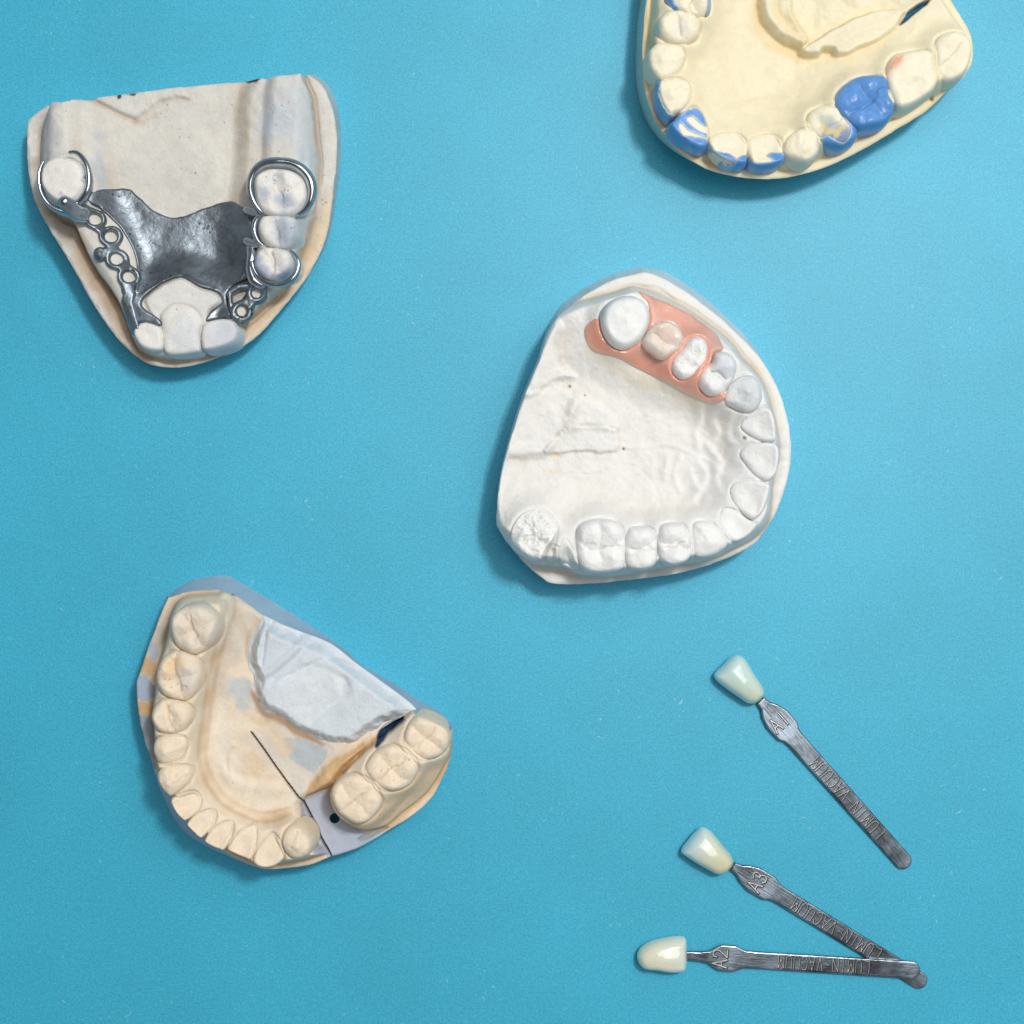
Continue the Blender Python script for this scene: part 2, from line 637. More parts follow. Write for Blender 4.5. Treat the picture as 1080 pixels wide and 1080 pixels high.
def cast_body(name, outline, holes, relief, tint, mat, parent, pairs, view, zrim, walltint, cell=1.0, wallrag=0.5):
    """plaster body: relief on top, trimmed wall following the base outline down to the table"""
    def f(x, y):
        d = sd(outline, x, y)
        for h in holes:
            d = np.maximum(d, -sd(h, x, y))
        return d
    ox, oy, sc = VIEWS[view]
    A = W([p[0] for p in pairs], view, zrim)
    B = W([p[1] for p in pairs], view, 0)
    off = B - A

    O = outline
    cum = np.r_[0, np.cumsum(np.linalg.norm(np.roll(O, -1, 0) - O, axis=1))]
    tot = cum[-1]

    def arc(px, py):
        best = np.full(len(px), 1e18)
        res = np.zeros(len(px))
        for i in range(len(O)):
            a_, b_ = O[i], O[(i + 1) % len(O)]
            e_ = b_ - a_
            L_ = e_ @ e_ + 1e-12
            t_ = np.clip(((px - a_[0]) * e_[0] + (py - a_[1]) * e_[1]) / L_, 0, 1)
            d_ = (px - a_[0] - e_[0] * t_) ** 2 + (py - a_[1] - e_[1] * t_) ** 2
            m_ = d_ < best
            best[m_] = d_[m_]
            res[m_] = cum[i] + t_[m_] * math.sqrt(L_)
        return res
    sA = arc(A[:, 0], A[:, 1])
    od = np.argsort(sA)
    sA, offs = sA[od], off[od]
    sA = np.r_[sA[-1] - tot, sA, sA[0] + tot]
    offs = np.vstack([offs[-1], offs, offs[0]])
    memo = {}

    def base_off(x, y, nx, ny):
        key = (len(x), float(x[0]))
        if key not in memo:
            sv = arc(x, y)
            q = np.column_stack([np.interp(sv, sA, offs[:, 0]), np.interp(sv, sA, offs[:, 1])])
            hole = sd(outline, x, y) < -1.5       # rims of openings lead down along the line of sight to the card
            zc = zrim + 8
            q[hole] = np.column_stack([x[hole] - C0, y[hole] - C0]) * (HC / (HC - zc) - 1) + np.column_stack([nx[hole], ny[hole]]) * -1.0
            memo[key] = q
        return memo[key]

    def lv(t, out=0.0):
        def g(x, y, z, nx, ny):
            q = base_off(x, y, nx, ny)
            r = wallrag * fbm(x + z * 0, y, 9, 77, 3) * (1 if t < 1 else 0)
            return x + q[:, 0] * t + nx * (out + r), y + q[:, 1] * t + ny * (out + r), z * (1 - t)
        return g

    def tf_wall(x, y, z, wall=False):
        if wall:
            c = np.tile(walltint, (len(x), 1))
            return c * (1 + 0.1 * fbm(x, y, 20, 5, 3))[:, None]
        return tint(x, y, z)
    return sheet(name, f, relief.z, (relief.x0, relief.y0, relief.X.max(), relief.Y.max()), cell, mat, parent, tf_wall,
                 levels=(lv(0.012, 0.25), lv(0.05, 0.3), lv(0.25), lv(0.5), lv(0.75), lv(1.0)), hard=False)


def groove(x, y, P, w, dep):
    return -dep * np.exp(-(sd(P, x, y, False) / w) ** 2)


def ridge(x, y, P, w, hgt):
    return hgt * np.exp(-(sd(P, x, y, False) / w) ** 2)


def tooth_gum(h, teeth, x, y, collar=5.0, width=7.0, crease=2.2, mask=1.0):
    for t in teeth:
        d = t.f(x, y)
        h = h + mask * collar * (.55 if t.kind == 'incisor' else 1.0) * np.exp(-(np.maximum(d, 0) / width) ** 2) * ss(-12, 0, d)
    for t in teeth:
        d = t.f(x, y)
        h = h - crease * getattr(t, 'crease', 1.0) * np.exp(-(d / 1.1) ** 2)
    return h


G_CAST = 'plaster dental casts laid out on the blue table'
# =================================================================== CAST A : dental stone cast with the metal framework
ZR = 50
A_pts = [(57, 215), (70, 190), (108, 162), (135, 150), (250, 133), (500, 100), (770, 73), (900, 55), (945, 58), (985, 85),
                  (1013, 140), (1028, 200), (1035, 270), (1033, 330), (1023, 430), (1008, 540), (982, 620), (930, 710), (850, 810),
                  (780, 885), (700, 935), (620, 965), (540, 982), (480, 980), (430, 965), (380, 930), (330, 875), (270, 790),
                  (200, 665), (130, 550), (82, 460), (62, 380), (56, 300)]
A_out = outline(A_pts, 'a', 54, 8)
A_gum = smooth(W([(880, 40), (935, 75), (958, 140), (967, 220), (972, 300), (973, 380), (960, 460), (940, 560), (905, 650), (840, 745),
                  (735, 850), (650, 925), (560, 952), (470, 952), (405, 930), (375, 870), (340, 770), (275, 680), (228, 590),
                  (200, 520), (150, 500), (100, 440), (85, 350), (80, 270), (86, 215), (120, 165), (180, 90), (500, 40)], 'a', 70), 4)
A_pal = smooth(W([(230, 60), (750, 20), (752, 160), (750, 300), (742, 380), (735, 480), (735, 600), (725, 680), (660, 700), (560, 660),
                  (480, 690), (420, 720), (375, 600), (320, 500), (285, 420), (270, 340), (245, 240), (225, 150)], 'a', 65), 4)
A_front = smooth(W([(425, 790), (420, 765), (438, 743), (480, 714), (530, 694), (560, 700), (600, 724), (640, 735), (664, 752), (671, 775),
                    (652, 793), (632, 812), (640, 860), (600, 900), (480, 900), (460, 850)], 'a', 82), 3)
A_ridge = W([(885, 20), (872, 120), (868, 250), (862, 400), (845, 550), (835, 680), (780, 790), (690, 870), (550, 905), (440, 880),
             (395, 800), (345, 700), (285, 600), (230, 520), (170, 400), (150, 280), (160, 150), (180, 90)], 'a', 80)
A_teeth = [
    Tooth([(75, 240), (90, 155), (150, 103), (220, 86), (300, 105), (350, 150), (374, 210), (372, 280), (345, 345), (290, 385),
           (220, 395), (150, 370), (95, 310)], 'a6', 'blank', 106, 10, 6, 1.2, 3, name='molar_tooth'),
    Tooth([(318, 290), (315, 240), (335, 190), (380, 165), (430, 158), (500, 163), (560, 185), (603, 225), (622, 280), (615, 340),
           (585, 388), (540, 414), (490, 425), (430, 422), (370, 402), (330, 350)], 'a5', 'molar', 106, 75, 8, .8, 5, name='molar_tooth'),
    Tooth([(332, 490), (350, 440), (390, 420), (450, 422), (520, 425), (560, 445), (579, 490), (576, 540), (548, 590), (500, 615),
           (440, 612), (380, 592), (345, 550)], 'a5', 'premolar', 104, 80, 8, .9, 7, buc=-1, name='premolar_tooth'),
    Tooth([(312, 680), (325, 640), (360, 607), (420, 602), (490, 613), (533, 640), (553, 680), (547, 730), (512, 767), (450, 790),
           (390, 787), (340, 752), (315, 715)], 'a5', 'premolar', 103, 80, 8, .9, 8, buc=-1, name='premolar_tooth'),
    Tooth([(488, 905), (482, 850), (480, 815), (520, 783), (580, 792), (612, 835), (605, 880), (608, 935), (560, 948), (510, 949),
           (490, 935)], 'a', 'blank', 85, 0, 9, .9, 9, name='incisor_tooth'),
    Tooth([(396, 885), (400, 857), (430, 840), (470, 850), (488, 870), (489, 925), (460, 935), (420, 922)], 'a', 'blank', 86, 20, 5, 1, 10,
          name='incisor_tooth'),
    Tooth([(608, 885), (618, 845), (660, 830), (700, 832), (728, 850), (732, 880), (716, 910), (670, 930), (627, 938), (610, 925)],
          'a', 'blank', 87, -15, 6, 1, 12, name='incisor_tooth')]
c_ = A_teeth[1].P.mean(0)
A_teeth[1].P = c_ + (A_teeth[1].P - c_) * 1.06
for q_, cr_ in ((4, .4), (5, .8), (6, .8)):
    A_teeth[q_].crease = cr_
A_v1 = W([(250, 128), (300, 155), (350, 180), (395, 196)], 'a', 60)
A_v2 = W([(392, 196), (430, 172), (470, 140), (520, 126), (560, 132)], 'a', 60)
A_notch = W([(250, 120), (330, 165), (395, 195), (440, 165), (480, 135), (560, 125), (540, 80), (260, 100)], 'a', 60)


def A_h(x, y):
    g = sd(A_gum, x, y) + 2.2 * fbm(x, y, 34, 4, 3)
    mk = ss(8, -4, g)
    h = ZR + 2.0 * fbm(x, y, 50, 2, 3) + 1.3 * fbm(x, y, 14, 3, 4)
    h = h + 20 * ss(1, -10, g) - 2.0 * np.exp(-((g - 1.5) / 1.6) ** 2)
    r = sd(A_ridge, x, y, False)
    h = smax(h, (80 - 18 * (np.maximum(r - np.where(x > 235, 9, 3), 0) / 17.0) ** 2) * ss(2, -3, g), 5)
    p = sd(A_pal, x, y)
    h = h - (h - 56 - 3 * fbm(x, y, 90, 6, 2)) * ss(5, -16, p)
    h = h + (81 - h) * ss(2, -5, sd(A_front, x, y))
    h = tooth_gum(h, A_teeth[:4], x, y, 10, 8, 2.0, mk)
    for t in A_teeth[4:]:
        h = h - .9 * np.exp(-(t.f(x, y) / 1.0) ** 2)
    n = sd(A_notch, x, y)
    h = h + 3.0 * ss(2, -2, n) + groove(x, y, A_v1, 3.0, 2.5) + groove(x, y, A_v2, 2.2, 2.0)
    h = h + 1.3 * fbm(x, y, 22, 12, 4, .6) * ss(0, -10, g) + 4.5 * fbm(x, y, 30, 13, 4, .5) * ss(20, 8, r) * ss(170, 140, y)
    # trimmed rim breaks away a little
    h = h - 1.6 * ss(-2.2, 0, sd(A_out, x, y) + 1.6 * fbm(x, y, 8, 9, 3))
    return h


A_out = outline(A_pts, 'a', 54, 8, A_h, A_out)
A_rel = Relief(box_of(A_out, 4), A_h)
BEI = srgb(220, 218, 210)
BLU = srgb(180, 195, 212)
BRN = srgb(190, 160, 122)


def Pa(pts, v='a', z=70):
    return smooth(W(pts, v, z), 4)


A_pat = [
    (Pa([(790, 90), (930, 90), (965, 200), (960, 300), (860, 260), (780, 230)]), srgb(206, 211, 216), .75, 14, 14),
    (Pa([(800, 200), (860, 150), (900, 200), (850, 260), (800, 250)]), BLU, .35, 8, 10),
    (Pa([(80, 190), (130, 160), (170, 210), (150, 300), (90, 320)]), srgb(176, 180, 186), .7, 8, 10),
    (Pa([(260, 240), (280, 230), (300, 400), (280, 410)]), BLU, .5, 5, 7),
    (Pa([(910, 330), (970, 320), (940, 560), (900, 600)]), srgb(186, 200, 212), .6, 10, 8),
    (Pa([(700, 80), (760, 90), (765, 330), (740, 470), (700, 450), (735, 300)]), srgb(190, 165, 132), .45, 12, 9),  # shaded left flank of the right ridge, painted as a brown band
    (Pa([(215, 540), (260, 660), (330, 770), (380, 880), (430, 950), (400, 955), (320, 850), (200, 640)]), srgb(186, 150, 108), .65, 9, 8),
    (Pa([(60, 330), (95, 340), (110, 470), (170, 510), (200, 580), (140, 560), (75, 440)]), srgb(160, 140, 118), .55, 8, 8),
    (Pa([(980, 480), (1030, 400), (1000, 620), (850, 800), (700, 930), (690, 900), (880, 700)]), srgb(226, 205, 172), .8, 10, 8),
    (Pa([(250, 130), (395, 200), (560, 125), (480, 170), (395, 212)], z=60), srgb(205, 178, 140), .5, 4, 4),
    (Pa([(752, 66), (790, 60), (792, 82), (756, 84)], z=60), srgb(30, 30, 34), .95, 1.2, 3),
    (Pa([(340, 118), (350, 118), (352, 130), (342, 132)], z=60), srgb(30, 30, 34), .95, 1.0, 1.5),
    (Pa([(372, 115), (396, 113), (396, 119), (374, 120)], z=60), srgb(40, 36, 34), .9, 1.0, 1.5),
    (Pa([(425, 790), (480, 714), (560, 700), (671, 775), (632, 812), (600, 870), (480, 880)], z=92), srgb(226, 226, 222), .8, 6, 3),
]
for q in ((150, 350, 26), (470, 185, 18), (470, 290, 10)):
    pass
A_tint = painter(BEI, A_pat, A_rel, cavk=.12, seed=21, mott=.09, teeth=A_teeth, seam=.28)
castA = empty('dental_cast', 190, 235, 'beige stone dental cast carrying a grey metal denture framework', 'dental cast', G_CAST)
cast_body('cast_base', A_out, [], A_rel, A_tint, M_STONE, castA,
          [((945, 58), (958, 52)), ((985, 85), (1000, 78)), ((1013, 140), (1029, 132)), ((1028, 200), (1044, 196)), ((1035, 270), (1048, 275)),
           ((1033, 330), (1046, 340)), ((1008, 540), (1014, 548)), ((930, 710), (925, 712)), ((780, 885), (770, 880)), ((540, 982), (540, 972)),
           ((380, 930), (388, 920)), ((200, 665), (212, 660)), ((82, 460), (94, 458)), ((56, 300), (70, 300)), ((108, 162), (118, 172)),
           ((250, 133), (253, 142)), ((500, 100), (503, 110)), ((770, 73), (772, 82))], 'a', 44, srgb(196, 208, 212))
A_tt = painter(srgb(233, 232, 226), [
    (smooth(W([(430, 200), (480, 180), (500, 200), (480, 230), (440, 240)], 'a5', 100), 3), BLU, .5, 5, 6),
    (smooth(W([(350, 280), (390, 270), (410, 310), (370, 330)], 'a5', 100), 3), srgb(150, 170, 210), .55, 5, 5),
    (smooth(W([(440, 320), (520, 320), (530, 390), (470, 390)], 'a5', 100), 3), srgb(150, 168, 200), .6, 6, 5),
    (smooth(W([(470, 430), (570, 460), (560, 560), (480, 600), (450, 520)], 'a5', 100), 3), srgb(168, 182, 206), .75, 7, 7),
    (smooth(W([(320, 680), (350, 660), (440, 740), (540, 700), (500, 780), (400, 790), (330, 740)], 'a5', 100), 3), srgb(140, 155, 195), .75, 7, 9),
    (smooth(W([(352, 200), (368, 190), (378, 250), (362, 262)], 'a6', 104), 3), srgb(50, 70, 170), .95, 1.5, 4),
    (smooth(W([(205, 340), (240, 335), (235, 360), (210, 362)], 'a6', 104), 3), srgb(110, 130, 190), .7, 2, 4),
    (smooth(W([(640, 830), (728, 840), (725, 900), (640, 930)], 'a', 96), 3), srgb(196, 206, 222), .6, 12, 9),
    (smooth(W([(520, 820), (590, 820), (590, 930), (520, 930)], 'a', 96), 3), srgb(208, 216, 224), .5, 12, 9),
], None, seed=31, mott=.06)
for t in A_teeth:
    t.build(A_rel, M_STONE, castA, A_tt)

# the framework: a thing of its own that sits on the cast
frameA = empty('denture_framework', 200, 255, 'grey cast metal partial denture framework with clasps and ringed lattice, seated on the beige cast',
               'denture framework')
P_plate = smooth(W([(255, 460), (258, 430), (300, 411), (340, 404), (370, 410), (405, 440), (445, 475), (495, 495), (535, 492), (600, 470),
                    (650, 452), (690, 447), (714, 456), (750, 488), (768, 540), (776, 600), (782, 650), (772, 692), (730, 714), (700, 728),
                    (688, 760), (694, 800), (712, 835), (690, 831), (655, 831), (622, 838), (632, 812), (652, 793), (671, 775), (664, 752),
                    (640, 735), (600, 724), (560, 700), (530, 694), (480, 714), (438, 746), (420, 780), (432, 800), (455, 815), (478, 832),
                    (486, 850), (468, 852), (430, 842), (408, 850), (396, 884), (384, 865), (370, 820), (355, 775), (350, 738), (375, 728),
                    (396, 733), (400, 685), (392, 630), (375, 585), (340, 530), (295, 487)], 'a', 78), 4)
P_wing = smooth(W([(600, 470), (690, 447), (700, 400), (760, 470), (768, 640), (740, 700), (690, 560)], 'a', 78), 4)


def bl_rel(rel, r):
    R2 = Relief.__new__(Relief)
    R2.__dict__.update(rel.__dict__)
    k = np.exp(-0.5 * (np.arange(-3 * r, 3 * r + 1) / r) ** 2)
    k /= k.sum()
    B = np.pad(rel.Z, 3 * r, mode='edge')
    B = np.apply_along_axis(lambda v: np.convolve(v, k, 'valid'), 0, B)
    R2.Z = np.apply_along_axis(lambda v: np.convolve(v, k, 'valid'), 1, B)
    return R2


A_soft = bl_rel(A_rel, 4)
A_smooth = bl_rel(A_rel, 7)


def rim_round(d, t, R):
    k = np.clip(-d / R, 0, 1)
    return t * np.sqrt(np.clip(1 - (1 - k) ** 2, 0, 1))


f_plate = lambda x, y: sd(P_plate, x, y) + .9 * fbm(x, y, 7, 50, 3) * ss(262, 240, y)
fin = W([(292, 482), (340, 528), (376, 585), (394, 630), (402, 690), (404, 740)], 'a', 78)
fin2 = W([(756, 650), (735, 700), (698, 730), (690, 770), (698, 815)], 'a', 80)
fin3 = W([(440, 745), (482, 712), (530, 692), (562, 698), (602, 722), (645, 738)], 'a', 80)


def z_plate(x, y):
    z = A_smooth.z(x, y) + 1.6 + rim_round(f_plate(x, y), 2.6, 3.0)
    z = z + 1.4 * fbm(x, y, 36, 55, 4, .45) + 0.16 * fbm(x, y, 5, 56, 3)
    z = z + ridge(x, y, fin, 1.6, 1.8) + ridge(x, y, fin2, 1.6, 1.6) + ridge(x, y, fin3, 2.2, 1.5)
    z = z - groove(x, y, fin - [3.2, 0], 1.4, -1.2) + 2.5 * ss(238, 262, x) * ss(150, 175, y)
    return z


sheet('palatal_plate', f_plate, z_plate, box_of(P_plate), 0.8, M_PLATE, frameA, levels=(drop(1.5, -.1), drop(9, 1)))


def union(*a):
    return np.minimum.reduce(a)


def disc(c, r):
    return lambda x, y: np.hypot(x - c[0], y - c[1]) - r


def lattice(name, view, rings, bars, zc, lumps=(), zmin=74):
    rc = [(W([c], view, zc)[0], ro, ri) for c, ro, ri in rings]
    bb = [(W(p, view, zc), w) for p, w in bars]
    lu = [(W([c], view, zc)[0], r) for c, r in lumps]

    def f(x, y):
        d = np.full(np.shape(x), 1e3)
        for c, ro, ri in rc:
            d = smin(d, np.hypot(x - c[0], y - c[1]) - ro, 3)
        for p, w in bb:
            d = smin(d, sd(p, x, y, False) - w, 3)
        for c, r in lu:
            d = smin(d, np.hypot(x - c[0], y - c[1]) - r, 2)
        for c, ro, ri in rc:
            d = np.maximum(d, ri - np.hypot(x - c[0], y - c[1]))
        return d

    def z(x, y):
        return np.maximum(smax(A_soft.z(x, y), A_rel.z(x, y), 2) + 2.0, zmin) + rim_round(f(x, y), 4.0, 3.2) + 0.4 * fbm(x, y, 6, 61, 3)
    allp = np.vstack([np.array([c for c, _, _ in rc])] + [p for p, _ in bb])
    return sheet(name, f, z, box_of(allp, 16), 0.6, M_PLATE, frameA, levels=(drop(1.5, 0), drop(6, .5)))


lattice('ring_lattice', 'a6', [((413, 482), 10.3, 5.6), ((511, 588), 11.2, 5.8), ((552, 736), 11.2, 5.7), ((629, 848), 11.0, 5.4)],
        [([(250, 410), (320, 420), (380, 455)], 7.5), ([(430, 540), (460, 560)], 3.5), ([(520, 650), (530, 680)], 5),
         ([(590, 780), (610, 800)], 6), ([(625, 900), (640, 960), (625, 1010), (645, 1090), (670, 1180)], 6.5)], 84,
        lumps=[((452, 708), 7.5), ((490, 700), 6), ((470, 560), 4)])
lattice('ring_lattice', 'a2', [((900, 592), 11, 4.6), ((806, 706), 11.5, 4.8)],
        [([(730, 600), (735, 680), (760, 740), (800, 775)], 2.2), ([(725, 590), (790, 550), (850, 545)], 3.2), ([(850, 650), (850, 640)], 7)], 86, zmin=80)


def clasp(name, pts, view, z, rad, flat=1.25, seg=12):
    p2 = smooth(W(pts, view, z), 5, closed=False)
    t = np.linspace(0, 1, len(p2))
    zz_ = np.interp(t, np.linspace(0, 1, len(z_of := np.atleast_1d(rad['z']))), z_of)
    rr = np.interp(t, np.linspace(0, 1, len(rad['r'])), rad['r'])
    o = tube(name, np.column_stack([p2, zz_]), rr * 1.3, M_CLASP, frameA, seg, flat)
    return o


clasp('clasp_arm', [(262, 68), (305, 68), (345, 100), (378, 160), (390, 235), (378, 305), (340, 360), (290, 400)], 'a6', 98,
      dict(z=[100, 101, 101, 99, 95], r=[1.3, 1.9, 2.7, 3.4, 3.3]))
clasp('clasp_arm', [(98, 118), (72, 180), (68, 255), (85, 330), (130, 395), (200, 432), (250, 440)], 'a6', 96,
      dict(z=[96, 96, 95, 93, 90], r=[1.1, 1.6, 2.0, 2.5, 3.2]))
clasp('occlusal_rest', [(212, 372), (235, 385), (262, 410), (300, 440), (350, 450)], 'a6', 103,
      dict(z=[108, 109, 103, 96, 91], r=[3.2, 5.2, 6.4, 6.5, 5.5]), flat=.7)
clasp('clasp_arm', [(372, 408), (335, 375), (303, 320), (291, 265), (298, 210), (325, 160), (375, 125), (445, 116), (525, 124), (585, 155),
                    (630, 208), (645, 270), (635, 330), (605, 380), (558, 413)], 'a5', 100,
      dict(z=[97, 98, 100, 101, 102, 102, 101, 100, 98], r=[2.4, 2.6, 3.1, 3.7, 4.0, 4.0, 3.9, 3.2, 1.6]))
clasp('clasp_arm', [(372, 412), (330, 440), (314, 500), (335, 560), (368, 592)], 'a5', 95, dict(z=[96, 95, 94, 95, 96], r=[2.2, 2.6, 2.8, 2.4, 1.6]))
clasp('clasp_arm', [(518, 618), (552, 650), (568, 700), (545, 765), (485, 808), (415, 812), (350, 780), (312, 725), (300, 680)], 'a5', 98,
      dict(z=[98, 99, 99, 98, 96, 96], r=[1.3, 2.0, 2.5, 2.7, 2.4, 2.0]))
clasp('minor_connector', [(265, 385), (300, 400), (350, 412)], 'a5', 88, dict(z=[86, 90, 95], r=[3.4, 3.2, 2.8]), flat=.8)
clasp('minor_connector', [(262, 560), (300, 575), (352, 588)], 'a5', 88, dict(z=[86, 89, 94], r=[3.4, 3.6, 3.0]), flat=.8)
clasp('minor_connector', [(290, 600), (300, 660), (296, 730), (318, 790), (372, 820)], 'a5', 88, dict(z=[88, 90, 91, 92, 92], r=[3.6, 4.4, 4.2, 4.2, 3]), flat=.8)

# =================================================================== CAST C : white plaster cast with pink acrylic partial
C_pts = [(42, 852), (46, 790), (56, 710), (80, 610), (120, 480), (150, 400), (182, 325), (216, 225), (262, 160), (330, 112),
                  (420, 63), (500, 43), (530, 39), (580, 56), (650, 96), (720, 146), (785, 200), (850, 262), (908, 328), (950, 400),
                  (980, 480), (997, 560), (1000, 640), (990, 705), (968, 775), (935, 850), (882, 918), (800, 964), (700, 1000),
                  (600, 1022), (480, 1038), (350, 1050), (230, 1050), (188, 1030), (130, 980), (80, 920), (50, 875)]
C_out = outline(C_pts, 'c', 55, 8)
C_gum = smooth(W([(215, 170), (300, 125), (420, 95), (500, 80), (600, 115), (700, 165), (780, 225), (850, 300), (905, 370), (935, 440),
                  (957, 530), (967, 630), (945, 720), (940, 830), (895, 900), (800, 950), (700, 982), (560, 1008), (430, 1030),
                  (320, 1022), (220, 992), (150, 978), (75, 915), (20, 850), (25, 640), (120, 390), (190, 210)], 'c', 70), 4)
C_pal = smooth(W([(30, 760), (60, 600), (150, 380), (230, 200), (290, 220), (320, 290), (420, 350), (540, 400), (680, 460), (780, 520),
                  (820, 620), (790, 720), (740, 800), (680, 830), (560, 830), (440, 815), (300, 800), (240, 770), (120, 770), (60, 790)],
                 'c', 65), 4)
C_teeth = [
    Tooth([(380, 190), (386, 155), (412, 128), (450, 112), (492, 112), (526, 132), (543, 165), (543, 200), (530, 235), (505, 268),
           (465, 288), (430, 283), (402, 258), (386, 225)], 'c', 'blank', 116, 20, 8, 1.3, 21, name='molar_tooth'),
    Tooth([(640, 560), (655, 520), (700, 470), (730, 425), (770, 403), (818, 410), (845, 450), (842, 520), (822, 570), (780, 620),
           (740, 647), (700, 653), (662, 630), (641, 595)], 'c5', 'rough', 112, 40, 9, .6, 23, name='premolar_tooth'),
    Tooth([(790, 650), (808, 600), (858, 560), (880, 503), (930, 485), (985, 510), (1012, 560), (1006, 610), (990, 650), (942, 720),
           (900, 748), (850, 745), (812, 715), (792, 685)], 'c5', 'premolar', 111, 33, 9, 1, 24, buc=-1, name='premolar_tooth'),
    Tooth([(782, 445), (797, 403), (830, 377), (870, 371), (897, 392), (908, 440), (892, 480), (860, 496), (820, 483), (790, 465)],
          'c', 'canine', 108, 55, 9, 1, 25, buc=-1, name='canine_tooth'),
    Tooth([(370, 400), (398, 352), (455, 312), (500, 318), (530, 368), (534, 440), (522, 480), (470, 476), (420, 452), (385, 425)],
          'c4', 'incisor', 104, 78, 5, .75, 26, buc=-1, name='incisor_tooth'),
    Tooth([(368, 540), (388, 498), (450, 480), (510, 480), (550, 510), (549, 580), (530, 640), (490, 665), (440, 640), (400, 592)],
          'c4', 'incisor', 103, 88, 5, .75, 27, buc=-1, name='incisor_tooth'),
    Tooth([(320, 705), (340, 672), (400, 655), (470, 663), (506, 687), (500, 740), (472, 808), (430, 846), (398, 840), (356, 795),
           (328, 750)], 'c4', 'incisor', 103, 105, 5, .75, 28, buc=-1, name='incisor_tooth'),
    Tooth([(270, 825), (285, 795), (340, 802), (400, 842), (440, 862), (436, 890), (400, 930), (340, 955), (300, 936), (276, 885)],
          'c4', 'incisor', 101, 130, 6, .6, 29, buc=-1, name='incisor_tooth'),
    Tooth([(130, 900), (142, 862), (190, 850), (240, 868), (280, 910), (305, 950), (290, 990), (240, 1025), (180, 1036), (140, 1012),
           (128, 960)], 'c4', 'canine', 107, 150, 10, .8, 30, buc=-1, name='canine_tooth'),
    Tooth([(568, 880), (585, 856), (640, 853), (665, 880), (676, 930), (671, 970), (642, 993), (602, 998), (573, 975), (564, 925)],
          'c', 'premolar', 109, 172, 8, 1, 31, buc=-1, name='premolar_tooth'),
    Tooth([(463, 895), (478, 868), (530, 864), (560, 888), (566, 940), (560, 990), (530, 1011), (490, 1011), (464, 990), (459, 930)],
          'c', 'premolar', 109, 176, 8, .9, 32, buc=-1, name='premolar_tooth'),
    Tooth([(301, 905), (309, 862), (350, 842), (400, 839), (440, 853), (460, 890), (463, 950), (456, 1000), (412, 1021), (350, 1021),
           (316, 1000), (303, 950)], 'c', 'molar', 110, 176, 9, .9, 33, buc=-1, name='molar_tooth'),
    Tooth([(242, 950), (262, 905), (285, 930), (305, 975), (318, 1000), (288, 1006), (250, 988)], 'c', 'rough', 90, 60, 7, .7, 34, name='root_stump'),
    Tooth([(198, 962), (212, 925), (240, 930), (243, 965), (225, 982), (205, 978)], 'c', 'rough', 86, 60, 5, .5, 35, name='root_stump'),
    Tooth([(84, 905), (95, 860), (125, 822), (170, 808), (212, 825), (240, 870), (228, 930), (203, 965), (162, 979), (120, 962),
           (92, 935)], 'c', 'rough', 102, 30, 16, 1.1, 36, name='molar_tooth')]
Pc = lambda pts, z=68, v='c', n=4: smooth(W(pts, v, z), n)
C_a = Pc([(225, 210), (250, 215), (245, 250), (238, 290), (252, 345), (290, 378), (235, 395), (200, 410), (155, 428), (120, 430), (180, 300)])
C_b = Pc([(130, 440), (155, 432), (232, 405), (295, 440), (305, 485), (250, 555), (213, 622), (80, 642), (60, 650), (90, 540)])
C_c = Pc([(205, 628), (240, 570), (320, 542), (425, 552), (432, 620), (330, 620)])
C_d = Pc([(295, 440), (345, 450), (400, 485), (428, 520), (430, 550), (330, 538), (270, 550)])
C_e = Pc([(60, 800), (150, 780), (250, 790), (290, 830), (300, 700), (430, 690), (440, 630), (60, 650), (40, 720)])
ru = [Pc(p, 66, 'c', 4) if False else smooth(W(p, 'c', 68), 4, False) for p in (
    [(700, 480), (705, 530), (692, 560), (700, 610)], [(750, 470), (745, 520), (760, 560), (742, 600)],
    [(795, 500), (790, 560), (805, 590)], [(640, 650), (622, 700), (640, 745)], [(700, 650), (725, 690), (705, 740), (685, 775)],
    [(675, 690), (690, 730)], [(760, 640), (752, 700), (762, 745)], [(600, 640), (590, 700)], [(725, 600), (770, 650), (765, 680)])]
raphe = smooth(W([(430, 600), (500, 610), (600, 600), (680, 630), (740, 655)], 'c', 66), 4, False)
C_cr = smooth(W([(85, 645), (215, 627), (330, 619), (420, 622)], 'c', 66), 4, False)
C_cr2 = smooth(W([(245, 700), (290, 690), (350, 695), (400, 680), (428, 660)], 'c', 66), 4, False)
C_cr3 = smooth(W([(150, 432), (190, 420), (232, 398), (290, 382)], 'c', 66), 4, False)
C_vest = smooth(W([(505, 82), (560, 80), (610, 110), (640, 140), (700, 180)], 'c', 66), 4, False)


